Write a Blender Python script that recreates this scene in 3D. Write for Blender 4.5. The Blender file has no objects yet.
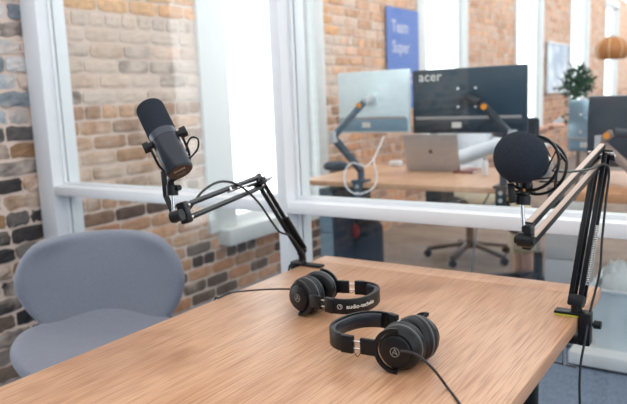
import bpy, bmesh, math, random
from mathutils import Vector, Matrix
random.seed(7)
S = bpy.context.scene
COL = S.collection
V = Vector

# ------------------------------------------------------------------ camera
EYE = V((0, 0, 1.24))
F_PX, CX, CY = 665.0, 313.5, 202.0
def cam_axes(p, r, y):
    right = V((math.cos(y), -math.sin(y), 0)); fw = V((math.sin(y), math.cos(y), 0)); up = V((0, 0, 1))
    f2 = fw*math.cos(p) - up*math.sin(p); u2 = up*math.cos(p) + fw*math.sin(p)
    r2 = right*math.cos(r) + u2*math.sin(r); u3 = u2*math.cos(r) - right*math.sin(r)
    return r2, u3, f2
CR, CU, CF = cam_axes(math.radians(8.95), math.radians(-2.32), math.radians(-34.0))
cam_d = bpy.data.cameras.new('camera'); cam = bpy.data.objects.new('camera', cam_d); COL.objects.link(cam)
cam.matrix_world = Matrix(((CR.x, CU.x, -CF.x, EYE.x), (CR.y, CU.y, -CF.y, EYE.y), (CR.z, CU.z, -CF.z, EYE.z), (0, 0, 0, 1)))
cam_d.sensor_width = 36; cam_d.lens = F_PX*36/627; cam_d.clip_end = 200; cam_d.clip_start = .02
cam_d.dof.use_dof = True; cam_d.dof.focus_distance = 1.34; cam_d.dof.aperture_fstop = 4.1
S.camera = cam
def P(x, y, d):            # a point of the place seen at photo pixel (x, y), d metres along the view axis
    return EYE + CR*((x-CX)/F_PX*d) - CU*((y-CY)/F_PX*d) + CF*d
def atY(x, y, Y):
    d = CR*((x-CX)/F_PX) - CU*((y-CY)/F_PX) + CF
    return EYE + d*(Y/d.y)
def atZ(x, y, z):
    d = CR*((x-CX)/F_PX) - CU*((y-CY)/F_PX) + CF
    return EYE + d*((z-EYE.z)/d.z)

# ------------------------------------------------------------------ materials
def lin(c):
    out = []
    for v in c[:3]:
        v /= 255.0
        out.append(v/12.92 if v <= .04045 else ((v+.055)/1.055)**2.4)
    return (*out, 1.0)
MATS = {}
def mat(name, rgb, rough=.5, metal=0.0, var=0.06, scale=40, bump=0.0, bscale=200, spec=.5, coat=0, sheen=0, trans=0):
    if name in MATS: return MATS[name]
    m = bpy.data.materials.new(name); m.use_nodes = True; MATS[name] = m
    nt = m.node_tree; b = nt.nodes['Principled BSDF']
    b.inputs['Roughness'].default_value = rough; b.inputs['Metallic'].default_value = metal
    b.inputs['Specular IOR Level'].default_value = spec; b.inputs['Coat Weight'].default_value = coat
    b.inputs['Sheen Weight'].default_value = sheen; b.inputs['Transmission Weight'].default_value = trans
    tc = nt.nodes.new('ShaderNodeTexCoord')
    n = nt.nodes.new('ShaderNodeTexNoise'); n.inputs['Scale'].default_value = scale; n.inputs['Detail'].default_value = 3
    nt.links.new(tc.outputs['Object'], n.inputs['Vector'])
    mx = nt.nodes.new('ShaderNodeMix'); mx.data_type = 'RGBA'
    c = lin(rgb)
    mx.inputs[6].default_value = tuple(max(0, v*(1-var)) for v in c[:3])+(1,)
    mx.inputs[7].default_value = tuple(min(1, v*(1+var)) for v in c[:3])+(1,)
    nt.links.new(n.outputs['Fac'], mx.inputs[0]); nt.links.new(mx.outputs[2], b.inputs['Base Color'])
    if bump:
        n2 = nt.nodes.new('ShaderNodeTexNoise'); n2.inputs['Scale'].default_value = bscale; n2.inputs['Detail'].default_value = 2
        nt.links.new(tc.outputs['Object'], n2.inputs['Vector'])
        bp = nt.nodes.new('ShaderNodeBump'); bp.inputs['Strength'].default_value = bump; bp.inputs['Distance'].default_value = .002
        nt.links.new(n2.outputs['Fac'], bp.inputs['Height']); nt.links.new(bp.outputs['Normal'], b.inputs['Normal'])
    return m

def glass_mat():
    m = bpy.data.materials.new('pane_glass'); m.use_nodes = True; nt = m.node_tree
    nt.nodes.remove(nt.nodes['Principled BSDF']); out = nt.nodes['Material Output']
    t = nt.nodes.new('ShaderNodeBsdfTransparent'); t.inputs['Color'].default_value = (.965, .985, .985, 1)
    g = nt.nodes.new('ShaderNodeBsdfGlossy'); g.inputs['Roughness'].default_value = .015; g.inputs['Color'].default_value = (1, 1, 1, 1)
    ge = nt.nodes.new('ShaderNodeNewGeometry')
    dt = nt.nodes.new('ShaderNodeVectorMath'); dt.operation = 'DOT_PRODUCT'; nt.links.new(ge.outputs['Normal'], dt.inputs[0]); nt.links.new(ge.outputs['Incoming'], dt.inputs[1])
    def mth(op, a, b):
        n = nt.nodes.new('ShaderNodeMath'); n.operation = op
        for i, v in ((0, a), (1, b)):
            if isinstance(v, (int, float)): n.inputs[i].default_value = v
            elif v is not None: nt.links.new(v, n.inputs[i])
        return n.outputs[0]
    c_ = mth('ABSOLUTE', dt.outputs['Value'], None)
    fr_ = mth('ADD', mth('MULTIPLY', mth('POWER', mth('SUBTRACT', 1.0, c_), 5.0), .96), .042)
    mix = nt.nodes.new('ShaderNodeMixShader')
    nt.links.new(fr_, mix.inputs[0])
    nt.links.new(t.outputs[0], mix.inputs[1]); nt.links.new(g.outputs[0], mix.inputs[2]); nt.links.new(mix.outputs[0], out.inputs[0])
    return m
GLASS = glass_mat()

def wood_mat(name, ca, cb, cdark, rough=.38, gscale=1.0):
    m = bpy.data.materials.new(name); m.use_nodes = True; nt = m.node_tree; b = nt.nodes['Principled BSDF']
    b.inputs['Roughness'].default_value = rough
    tc = nt.nodes.new('ShaderNodeTexCoord')
    def noise(sx, sy, sz, detail, dist=0):
        mp = nt.nodes.new('ShaderNodeMapping'); mp.inputs['Scale'].default_value = (sx*gscale, sy*gscale, sz*gscale)
        nt.links.new(tc.outputs['Object'], mp.inputs['Vector'])
        n = nt.nodes.new('ShaderNodeTexNoise'); n.inputs['Scale'].default_value = 1; n.inputs['Detail'].default_value = detail
        n.inputs['Distortion'].default_value = dist
        nt.links.new(mp.outputs[0], n.inputs['Vector']); return n
    n1 = noise(14, 1.8, 14, 4, .8)           # broad boards and figure
    n2 = noise(330, 9, 330, 5, .3)         # fine grain streaks
    n3 = noise(4.5, 3.2, 4, 3, .4)           # blotchy marks
    r1 = nt.nodes.new('ShaderNodeValToRGB'); r1.color_ramp.elements[0].position = .3; r1.color_ramp.elements[1].position = .7
    r1.color_ramp.elements[0].color = lin(ca); r1.color_ramp.elements[1].color = lin(cb)
    nt.links.new(n1.outputs['Fac'], r1.inputs['Fac'])
    r2 = nt.nodes.new('ShaderNodeValToRGB'); r2.color_ramp.elements[0].position = .44; r2.color_ramp.elements[1].position = .72
    r2.color_ramp.elements[0].color = (0, 0, 0, 1); r2.color_ramp.elements[1].color = (.72, .72, .72, 1)
    nt.links.new(n2.outputs['Fac'], r2.inputs['Fac'])
    mx = nt.nodes.new('ShaderNodeMix'); mx.data_type = 'RGBA'; mx.inputs[7].default_value = lin(cdark)
    nt.links.new(r2.outputs[0], mx.inputs[0]); nt.links.new(r1.outputs[0], mx.inputs[6])
    r3 = nt.nodes.new('ShaderNodeValToRGB'); r3.color_ramp.elements[0].position = .52; r3.color_ramp.elements[1].position = .70
    r3.color_ramp.elements[0].color = (0, 0, 0, 1); r3.color_ramp.elements[1].color = (.55, .55, .55, 1)
    nt.links.new(n3.outputs['Fac'], r3.inputs['Fac'])
    mx2 = nt.nodes.new('ShaderNodeMix'); mx2.data_type = 'RGBA'; mx2.inputs[7].default_value = lin(cdark)
    nt.links.new(r3.outputs[0], mx2.inputs[0]); nt.links.new(mx.outputs[2], mx2.inputs[6])
    nt.links.new(mx2.outputs[2], b.inputs['Base Color'])
    bp = nt.nodes.new('ShaderNodeBump'); bp.inputs['Strength'].default_value = .12; bp.inputs['Distance'].default_value = .001
    nt.links.new(n2.outputs['Fac'], bp.inputs['Height']); nt.links.new(bp.outputs[0], b.inputs['Normal'])
    return m

# ------------------------------------------------------------------ mesh helpers
def frame_from_z(z, hint=V((0, 0, 1))):
    z = z.normalized()
    if abs(z.dot(hint)) > .97: hint = V((1, 0, 0))
    x = hint.cross(z).normalized(); y = z.cross(x)
    return Matrix((x, y, z)).transposed()
def mat4(m3, loc):
    m = m3.to_4x4(); m.translation = loc; return m
class MB:
    def __init__(self): self.bm = bmesh.new()
    def box(self, c, size, rot=None, bevel=0, seg=2):
        r = bmesh.ops.create_cube(self.bm, size=1)
        vs = r['verts']
        m = Matrix.Translation(V(c)) @ ((rot.to_4x4() if rot else Matrix.Identity(4)) @ Matrix.Diagonal((*size, 1)))
        bmesh.ops.transform(self.bm, matrix=m, verts=vs)
        if bevel:
            es = list({e for v in vs for e in v.link_edges})
            bmesh.ops.bevel(self.bm, geom=es, offset=bevel, segments=seg, affect='EDGES', profile=.5)
        return self
    def bar(self, a, b, w, h, up=V((0, 0, 1)), bevel=0):
        a, b = V(a), V(b); z = (b-a).normalized()
        x = up.cross(z)
        if x.length < 1e-4: x = V((1, 0, 0)).cross(z)
        x.normalize(); y = z.cross(x)
        rot = Matrix((x, y, z)).transposed()
        return self.box((a+b)/2, (w, h, (b-a).length), rot, bevel)
    def cyl(self, a, b, r0, r1=None, seg=20, caps=True):
        a, b = V(a), V(b); r1 = r0 if r1 is None else r1
        m = mat4(frame_from_z(b-a), (a+b)/2)
        bmesh.ops.create_cone(self.bm, cap_ends=caps, segments=seg, radius1=r0, radius2=r1, depth=(b-a).length, matrix=m)
        return self
    def sphere(self, c, r, scale=(1, 1, 1), rot=None, u=20, v=12):
        m = Matrix.Translation(V(c)) @ (rot.to_4x4() if rot else Matrix.Identity(4)) @ Matrix.Diagonal((*scale, 1))
        bmesh.ops.create_uvsphere(self.bm, u_segments=u, v_segments=v, radius=r, matrix=m)
        return self
    def lathe(self, prof, m, seg=40):          # prof: (radius, height) along local z
        rows = []
        for r, h in prof:
            if r < 1e-6: rows.append([self.bm.verts.new(m @ V((0, 0, h)))])
            else: rows.append([self.bm.verts.new(m @ V((r*math.cos(2*math.pi*k/seg), r*math.sin(2*math.pi*k/seg), h))) for k in range(seg)])
        for a, b in zip(rows, rows[1:]):
            for k in range(seg):
                k2 = (k+1) % seg
                vs = [a[k % len(a)], a[k2 % len(a)], b[k2 % len(b)], b[k % len(b)]]
                u = []
                for v in vs:
                    if v not in u: u.append(v)
                if len(u) > 2:
                    try: self.bm.faces.new(u)
                    except ValueError: pass
        return self
    def tube(self, pts, r, seg=10, closed=False, sub=6):
        pts = [V(p) for p in pts]
        pts = smooth(pts, sub, closed)
        n = len(pts); rings = []
        nrm = None
        for i, p in enumerate(pts):
            if closed: t = pts[(i+1) % n]-pts[i-1]
            else: t = pts[min(i+1, n-1)]-pts[max(i-1, 0)]
            t.normalize()
            if nrm is None:
                nrm = t.cross(V((0, 0, 1)) if abs(t.z) < .9 else V((1, 0, 0))).normalized()
            else:
                nrm = (nrm - t*nrm.dot(t)).normalized()
            bn = t.cross(nrm)
            rr = r[i*len(r)//n] if isinstance(r, (list, tuple)) else r
            rings.append([self.bm.verts.new(p + nrm*rr*math.cos(2*math.pi*k/seg) + bn*rr*math.sin(2*math.pi*k/seg)) for k in range(seg)])
        for i in range(n if closed else n-1):
            a, b = rings[i], rings[(i+1) % n]
            for k in range(seg): self.bm.faces.new((a[k], a[(k+1) % seg], b[(k+1) % seg], b[k]))
        if not closed:
            self.bm.faces.new(rings[0][::-1]); self.bm.faces.new(rings[-1])
        return self
    def strip(self, path, secs, closed=False):   # path of (origin, right, up) frames, secs list of (a, b) section points
        rows = [[self.bm.verts.new(o + r*a + u*b) for a, b in secs] for o, r, u in path]
        n = len(secs)
        for a, b in zip(rows, rows[1:]):
            for k in range(n): self.bm.faces.new((a[k], a[(k+1) % n], b[(k+1) % n], b[k]))
        if not closed:
            self.bm.faces.new(rows[0][::-1]); self.bm.faces.new(rows[-1])
        return self
    def prism(self, poly, thick, m):              # polygon in local xy extruded along local z
        a = [self.bm.verts.new(m @ V((x, y, 0))) for x, y in poly]; b = [self.bm.verts.new(m @ V((x, y, thick))) for x, y in poly]
        n = len(poly)
        self.bm.faces.new(a[::-1]); self.bm.faces.new(b)
        for k in range(n): self.bm.faces.new((a[k], a[(k+1) % n], b[(k+1) % n], b[k]))
        return self
    def build(self, name, material, parent=None, smooth_deg=35):
        bmesh.ops.recalc_face_normals(self.bm, faces=self.bm.faces)
        me = bpy.data.meshes.new(name)
        if parent is not None:
            bmesh.ops.transform(self.bm, matrix=WM[parent.name].inverted(), verts=self.bm.verts)
        self.bm.to_mesh(me); self.bm.free()
        return link(name, me, material, parent, smooth_deg)
WM = {}
def link(name, me, material, parent=None, smooth_deg=35):
    o = bpy.data.objects.new(name, me); COL.objects.link(o)
    for m in (material if isinstance(material, list) else [material]): me.materials.append(m)
    if smooth_deg:
        me.polygons.foreach_set('use_smooth', [True]*len(me.polygons))
        try: me.set_sharp_from_angle(angle=math.radians(smooth_deg))
        except Exception: pass
    if parent is not None:
        o.parent = parent; WM[o.name] = WM[parent.name].copy()
    else: WM[o.name] = Matrix.Identity(4)
    return o
def smooth(pts, sub, closed=False):
    if sub <= 1 or len(pts) < 3: return pts
    out = []; n = len(pts)
    rng = range(n) if closed else range(n-1)
    for i in rng:
        if closed: p0, p1, p2, p3 = pts[i-1], pts[i], pts[(i+1) % n], pts[(i+2) % n]
        else: p0, p1, p2, p3 = pts[max(i-1, 0)], pts[i], pts[i+1], pts[min(i+2, n-1)]
        for k in range(sub):
            t = k/sub
            out.append(.5*((2*p1)+(p2-p0)*t+(2*p0-5*p1+4*p2-p3)*t*t+(3*p1-p0-3*p2+p3)*t**3))
    if not closed: out.append(pts[-1])
    return out
def tag(o, label, cat, group=None, kind=None):
    if label: o['label'] = label
    if cat: o['category'] = cat
    if group: o['group'] = group
    if kind: o['kind'] = kind
    return o
def thing(name, label, cat, loc=(0, 0, 0), rot=None, group=None):
    o = bpy.data.objects.new(name, None); o.empty_display_size = .05; COL.objects.link(o)
    m = mat4(rot if rot else Matrix.Identity(3), V(loc)); o.matrix_world = m; WM[o.name] = m.copy()
    return tag(o, label, cat, group)
def struct(o): o['kind'] = 'structure'; return o
def text_mesh(txt, size, extrude=.0004, spacing=1.0, bold=0):
    cu = bpy.data.curves.new('txt', 'FONT'); cu.body = txt; cu.size = size; cu.extrude = extrude; cu.align_x = 'CENTER'; cu.align_y = 'CENTER'
    cu.space_character = spacing; cu.offset = bold; cu.resolution_u = 3
    o = bpy.data.objects.new('txt', cu); COL.objects.link(o)
    bpy.context.view_layer.update()
    me = bpy.data.meshes.new_from_object(o.evaluated_get(bpy.context.evaluated_depsgraph_get()))
    bpy.data.objects.remove(o); bpy.data.curves.remove(cu)
    return me
def text_obj(name, txt, size, m, material, parent, spacing=1.0, bold=0, mapf=None, extrude=.0004):
    me = text_mesh(txt, size, extrude, spacing, bold)
    inv = WM[parent.name].inverted()
    for v in me.vertices:
        p = mapf(v.co) if mapf else m @ v.co
        v.co = inv @ p
    me.name = name
    return link(name, me, material, parent, 0)
def mods_apply(o):
    bpy.context.view_layer.update()
    dg = bpy.context.evaluated_depsgraph_get()
    me = bpy.data.meshes.new_from_object(o.evaluated_get(dg)); o.modifiers.clear(); old = o.data; o.data = me; bpy.data.meshes.remove(old)
    me.polygons.foreach_set('use_smooth', [True]*len(me.polygons))

# palettes
M_BLACK = mat('black_plastic', (19, 21, 25), .36, spec=.32, bump=.05, bscale=900)
M_SATIN = mat('satin_black_metal', (20, 22, 26), .3, spec=.35, metal=.3)
M_RUBBER = mat('black_rubber_cable', (26, 27, 30), .45)
M_PAD = mat('black_leatherette', (23, 25, 30), .42, spec=.35, bump=.25, bscale=300)
M_FOAM = mat('black_foam', (50, 55, 64), 1.0, var=.5, scale=500, bump=.9, bscale=700, spec=.05)
M_MIC = mat('dark_grey_enamel', (48, 53, 62), .3, metal=.4)
M_STEEL = mat('bright_steel', (200, 200, 200), .18, metal=1.0)
M_REFLECT = mat('tan_reflection', (186, 160, 146), .32, metal=.6)  # colour of a tan reflection, painted on the right arm's bars
M_WHITE = mat('white_lettering', (225, 222, 218), .5)
M_FRAME = mat('pale_painted_timber', (228, 231, 235), .32, var=.02)
M_TRIM = mat('grey_white_trim_paint', (216, 218, 218), .45, var=.03)
M_NAVY = mat('blue_grey_metal', (72, 92, 108), .4)
M_LGREY = mat('light_grey_laminate', (176, 176, 178), .5, var=.04)
M_DGREY = mat('dark_grey_plastic', (44, 50, 58), .45)
M_SILVER = mat('silver_aluminium', (196, 196, 198), .38, metal=.35)
M_PAPER = mat('white_paint', (232, 233, 235), .5)
M_ORANGE = mat('orange_button', (240, 150, 30), .4)

# ------------------------------------------------------------------ world and light
w = bpy.data.worlds.new('sky'); S.world = w; w.use_nodes = True
nt = w.node_tree; bg = nt.nodes['Background']
tc = nt.nodes.new('ShaderNodeTexCoord'); sx = nt.nodes.new('ShaderNodeSeparateXYZ'); nt.links.new(tc.outputs['Generated'], sx.inputs[0])
rp = nt.nodes.new('ShaderNodeValToRGB'); e = rp.color_ramp.elements
e[0].position = 0.0; e[0].color = (.94, .975, 1.0, 1); e[1].position = 1.0; e[1].color = (.40, .39, .38, 1)
mr = nt.nodes.new('ShaderNodeMapRange'); mr.inputs['From Min'].default_value = .1; mr.inputs['From Max'].default_value = .6
nt.links.new(sx.outputs['Z'], mr.inputs['Value']); nt.links.new(mr.outputs[0], rp.inputs['Fac'])
nt.links.new(rp.outputs[0], bg.inputs['Color']); bg.inputs['Strength'].default_value = 3.0
S.view_settings.view_transform = 'Standard'; S.view_settings.look = 'None'; S.view_settings.gamma = 1; S.view_settings.exposure = .32
S.view_settings.use_curve_mapping = False

# ------------------------------------------------------------------ setting: floor
def floor_mat(name, a, b, sc, stretch):
    m = bpy.data.materials.new(name); m.use_nodes = True; nt = m.node_tree; bs = nt.nodes['Principled BSDF']; bs.inputs['Roughness'].default_value = .8
    tc = nt.nodes.new('ShaderNodeTexCoord'); mp = nt.nodes.new('ShaderNodeMapping'); mp.inputs['Scale'].default_value = (sc*stretch, sc, sc)
    n = nt.nodes.new('ShaderNodeTexNoise'); n.inputs['Scale'].default_value = 1; n.inputs['Detail'].default_value = 5; n.inputs['Roughness'].default_value = .7
    r = nt.nodes.new('ShaderNodeValToRGB'); r.color_ramp.elements[0].position = .35; r.color_ramp.elements[1].position = .68
    r.color_ramp.elements[0].color = lin(a); r.color_ramp.elements[1].color = lin(b)
    nt.links.new(tc.outputs['Object'], mp.inputs[0]); nt.links.new(mp.outputs[0], n.inputs['Vector']); nt.links.new(n.outputs['Fac'], r.inputs[0]); nt.links.new(r.outputs[0], bs.inputs['Base Color'])
    return m
struct(MB().box((0, 0.4, -.05), (6.2, 6.6, .1)).build('floor', floor_mat('blue_grey_carpet', (104, 120, 142), (138, 152, 172), 26, 4), smooth_deg=0))
struct(MB().box((0, 12.35, -.05), (6.2, 17.3, .1)).build('floor.001', floor_mat('brown_grey_floor', (118, 102, 92), (146, 130, 119), 3, 1), smooth_deg=0))

# ------------------------------------------------------------------ setting: brick wall with windows
WX = -2.81
WINS = [(0.05, 1.08), (3.24, 4.24), (6.25, 7.34), (9.25, 10.5), (12.35, 13.72), (15.4, 16.8)]
ZB, ZT, HT = .43, 2.95, 3.2
YMIN, YMAX = -3.6, 20.0
verts, faces, cols, wash, fmat = [], [], [], [], []
def quad(vs, m, c=(1, 1, 1), wv=0.0):
    b = len(verts); verts.extend(vs); cols.extend([c]*len(vs)); wash.extend([wv]*len(vs)); faces.append(tuple(range(b, b+len(vs)))); fmat.append(m)
def vbox(y0, y1, z0, z1, x0, x1):
    c = [(x, y, z) for x in (x0, x1) for y in (y0, y1) for z in (z0, z1)]
    for f in ((4, 6, 7, 5), (0, 1, 3, 2), (0, 4, 5, 1), (2, 3, 7, 6), (1, 5, 7, 3), (0, 2, 6, 4)): quad([c[i] for i in f], 0)
MX = WX-.007
prev = YMIN
for a, b in WINS:
    vbox(prev, a, 0, HT, MX-.10, MX); vbox(a, b, 0, ZB, MX-.10, MX); vbox(a, b, ZT, HT, MX-.10, MX); prev = b
vbox(prev, YMAX, 0, HT, MX-.10, MX)
CH = .0775
def pick(pal):
    c = random.choice(pal); k = random.uniform(.85, 1.15)
    return tuple(min(1, v*k) for v in lin(c)[:3])
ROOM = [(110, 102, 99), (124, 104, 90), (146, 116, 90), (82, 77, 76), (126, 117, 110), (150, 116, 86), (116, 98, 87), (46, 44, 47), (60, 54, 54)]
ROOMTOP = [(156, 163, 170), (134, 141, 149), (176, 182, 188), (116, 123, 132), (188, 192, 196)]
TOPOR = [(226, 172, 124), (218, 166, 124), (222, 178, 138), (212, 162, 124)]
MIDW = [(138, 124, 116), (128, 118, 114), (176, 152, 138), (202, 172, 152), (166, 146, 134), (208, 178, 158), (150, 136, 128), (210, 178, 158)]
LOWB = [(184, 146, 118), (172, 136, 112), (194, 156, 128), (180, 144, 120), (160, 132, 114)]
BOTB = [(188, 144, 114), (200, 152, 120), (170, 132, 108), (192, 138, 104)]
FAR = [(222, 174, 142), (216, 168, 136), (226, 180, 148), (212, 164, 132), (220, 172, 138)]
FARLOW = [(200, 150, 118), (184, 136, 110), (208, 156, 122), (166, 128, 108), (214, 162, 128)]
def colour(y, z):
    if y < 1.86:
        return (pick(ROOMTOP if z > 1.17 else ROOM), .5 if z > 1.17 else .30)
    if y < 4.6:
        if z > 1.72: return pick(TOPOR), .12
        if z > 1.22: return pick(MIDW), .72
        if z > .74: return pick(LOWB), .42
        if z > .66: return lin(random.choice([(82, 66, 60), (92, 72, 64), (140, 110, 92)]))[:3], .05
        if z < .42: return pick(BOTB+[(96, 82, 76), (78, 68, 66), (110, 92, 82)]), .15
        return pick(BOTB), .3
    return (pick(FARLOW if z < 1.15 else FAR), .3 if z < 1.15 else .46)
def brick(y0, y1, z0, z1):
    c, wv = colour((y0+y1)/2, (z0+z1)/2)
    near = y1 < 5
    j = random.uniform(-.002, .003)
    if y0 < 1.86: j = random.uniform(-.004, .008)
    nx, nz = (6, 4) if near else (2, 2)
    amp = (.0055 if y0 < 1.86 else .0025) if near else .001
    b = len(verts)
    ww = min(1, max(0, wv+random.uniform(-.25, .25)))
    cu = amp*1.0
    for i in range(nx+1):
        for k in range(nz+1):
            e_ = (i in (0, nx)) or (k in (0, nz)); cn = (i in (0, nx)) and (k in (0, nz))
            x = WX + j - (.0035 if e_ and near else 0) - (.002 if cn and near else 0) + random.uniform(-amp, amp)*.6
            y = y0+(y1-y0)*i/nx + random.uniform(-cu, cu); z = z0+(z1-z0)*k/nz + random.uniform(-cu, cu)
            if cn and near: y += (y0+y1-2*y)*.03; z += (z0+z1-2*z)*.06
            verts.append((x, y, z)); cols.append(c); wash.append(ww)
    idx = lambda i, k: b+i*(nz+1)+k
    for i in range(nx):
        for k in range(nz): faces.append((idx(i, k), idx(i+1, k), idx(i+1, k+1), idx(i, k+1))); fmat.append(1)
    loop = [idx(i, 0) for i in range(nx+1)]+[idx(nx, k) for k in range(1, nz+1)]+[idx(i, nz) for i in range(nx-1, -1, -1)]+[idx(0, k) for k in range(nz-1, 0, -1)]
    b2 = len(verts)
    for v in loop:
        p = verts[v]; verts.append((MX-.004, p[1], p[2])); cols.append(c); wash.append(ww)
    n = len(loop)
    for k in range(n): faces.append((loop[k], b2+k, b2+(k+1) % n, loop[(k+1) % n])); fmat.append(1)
def put(y0, y1, z0, z1):
    segs = [(y0, y1)]
    if z1 > ZB and z0 < ZT:
        for a, b in WINS:
            ns = []
            for s0, s1 in segs:
                if s1 <= a or s0 >= b: ns.append((s0, s1)); continue
                if s0 < a: ns.append((s0, a))
                if s1 > b: ns.append((b, s1))
            segs = ns
    for s0, s1 in segs:
        if s1-s0 > .025: brick(s0, s1, z0, z1)
k = 0
z = .006
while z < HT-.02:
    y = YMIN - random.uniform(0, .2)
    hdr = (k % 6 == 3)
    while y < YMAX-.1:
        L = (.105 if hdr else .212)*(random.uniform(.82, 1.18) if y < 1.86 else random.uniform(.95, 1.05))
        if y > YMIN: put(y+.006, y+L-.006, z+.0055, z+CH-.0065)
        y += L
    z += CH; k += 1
me = bpy.data.meshes.new('wall_left'); me.from_pydata(verts, [], faces)
at = me.color_attributes.new('Tone', 'FLOAT_COLOR', 'POINT'); at.data.foreach_set('color', [x for c in cols for x in (*c, 1)])
at = me.attributes.new('Lime', 'FLOAT', 'POINT'); at.data.foreach_set('value', wash)
me.polygons.foreach_set('material_index', fmat)
def brick_mat():
    m = bpy.data.materials.new('old_brick'); m.use_nodes = True; nt = m.node_tree; b = nt.nodes['Principled BSDF']; b.inputs['Roughness'].default_value = .85
    a = nt.nodes.new('ShaderNodeAttribute'); a.attribute_name = 'Tone'; l = nt.nodes.new('ShaderNodeAttribute'); l.attribute_name = 'Lime'
    tc = nt.nodes.new('ShaderNodeTexCoord')
    n = nt.nodes.new('ShaderNodeTexNoise'); n.inputs['Scale'].default_value = 22; n.inputs['Detail'].default_value = 6; n.inputs['Roughness'].default_value = .7
    n2 = nt.nodes.new('ShaderNodeTexNoise'); n2.inputs['Scale'].default_value = 9; n2.inputs['Detail'].default_value = 5
    nt.links.new(tc.outputs['Object'], n.inputs['Vector']); nt.links.new(tc.outputs['Object'], n2.inputs['Vector'])
    mr = nt.nodes.new('ShaderNodeMapRange'); mr.inputs['From Min'].default_value = .3; mr.inputs['From Max'].default_value = .7; mr.inputs['To Min'].default_value = .72; mr.inputs['To Max'].default_value = 1.25
    nt.links.new(n.outputs['Fac'], mr.inputs['Value'])
    mul = nt.nodes.new('ShaderNodeVectorMath'); mul.operation = 'SCALE'; nt.links.new(a.outputs['Color'], mul.inputs[0]); nt.links.new(mr.outputs[0], mul.inputs['Scale'])
    # limewash: noise below the brick's own coverage
    sub = nt.nodes.new('ShaderNodeMath'); sub.operation = 'SUBTRACT'; nt.links.new(l.outputs['Fac'], sub.inputs[0]); nt.links.new(n2.outputs['Fac'], sub.inputs[1])
    r = nt.nodes.new('ShaderNodeMapRange'); r.inputs['From Min'].default_value = -.12; r.inputs['From Max'].default_value = .22; r.inputs['To Max'].default_value = .8
    nt.links.new(sub.outputs[0], r.inputs['Value'])
    mx = nt.nodes.new('ShaderNodeMix'); mx.data_type = 'RGBA'; mx.inputs[7].default_value = lin((222, 202, 188))
    nt.links.new(r.outputs[0], mx.inputs[0]); nt.links.new(mul.outputs[0], mx.inputs[6]); nt.links.new(mx.outputs[2], b.inputs['Base Color'])
    bp = nt.nodes.new('ShaderNodeBump'); bp.inputs['Strength'].default_value = .5; bp.inputs['Distance'].default_value = .004
    nt.links.new(n.outputs['Fac'], bp.inputs['Height']); nt.links.new(bp.outputs[0], b.inputs['Normal'])
    return m
def mortar_mat():
    m = mat('lime_mortar', (218, 198, 186), .9, var=.10, scale=18, bump=.6, bscale=60)
    return m
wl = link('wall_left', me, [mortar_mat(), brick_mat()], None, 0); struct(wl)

# windows in the brick wall
for i, (a, b) in enumerate(WINS):
    o = MB()
    tw = {1: .25, 2: .19}.get(i, .09)
    rw = .13 if i < 2 else .05
    for y0, y1 in ((a-tw, a), (b, b+rw)):
        o.box((WX+.006, (y0+y1)/2, (ZB+HT)/2), (.03, y1-y0, HT-ZB), bevel=.003)
    o.box((WX+.006, (a+b)/2, ZT+.06), (.03, b-a, .12))
    for y in (a+.0, b-.0):                       # reveals
        o.box((MX-.045, y, (ZB+ZT)/2), (.11, .012, ZT-ZB))
    o.box((MX-.045, (a+b)/2, ZT), (.11, b-a, .012))
    w_ = struct(o.build('window_%d' % (i+1), M_TRIM))
    f = MB()
    for y in (a+.02, b-.02): f.box((WX-.08, y, (ZB+ZT)/2), (.04, .05, ZT-ZB))
    for zz in (ZB+.03, ZT-.03): f.box((WX-.08, (a+b)/2, zz), (.04, b-a, .045))
    f.build('window_sash', M_PAPER, w_)
    MB().box((WX-.08, (a+b)/2, (ZB+ZT)/2), (.006, b-a-.06, ZT-ZB-.06)).build('window_glass', GLASS, w_, 0)
    MB().box((WX-.0, (a+b)/2-.005, ZB-.04), (.20, b-a+.32, .1), bevel=.004).build('window_sill', M_TRIM, w_)

# ------------------------------------------------------------------ setting: glazed timber partition
PY0, PY1 = 1.85, 2.0
def post(name, x0, x1, z0, z1, y0=PY0, y1=PY1):
    return struct(MB().box(((x0+x1)/2, (y0+y1)/2, (z0+z1)/2), (x1-x0, y1-y0, z1-z0), bevel=.003).build(name, M_FRAME))
TOP = 2.75
post('trim_1', -2.800, -2.685, 0, TOP); post('trim_2', -1.401, -1.361, 0, TOP); post('trim_3', 1.4, 1.44, 0, TOP)
post('trim_4', -2.685, -1.401, .842, .883); post('trim_5', -1.361, 1.4, .842, .883)
post('trim_6', -2.685, -1.401, TOP-.04, TOP); post('trim_7', -1.361, 1.4, TOP-.04, TOP)
post('trim_8', -2.685, -1.401, 0, .04); post('trim_9', -1.361, 1.4, 0, .04)
GY = 1.925; n = 0
for x0, x1 in ((-2.685, -1.401), (-1.361, 1.4)):
    for z0, z1 in ((.04, .842), (.883, TOP-.04)):
        n += 1
        g = struct(MB().box(((x0+x1)/2, GY, (z0+z1)/2), (x1-x0-.004, .008, z1-z0-.004)).build('window_%d' % (len(WINS)+n), GLASS, None, 0))
        bd = MB()
        for s in (-1, 1):
            yy = GY+s*.012
            for x in (x0+.006, x1-.006): bd.box((x, yy, (z0+z1)/2), (.012, .014, z1-z0))
            for zz in (z0+.006, z1-.006): bd.box(((x0+x1)/2, yy, zz), (x1-x0-.024, .014, .012))
        bd.build('glazing_bead', M_FRAME, g)

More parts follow.
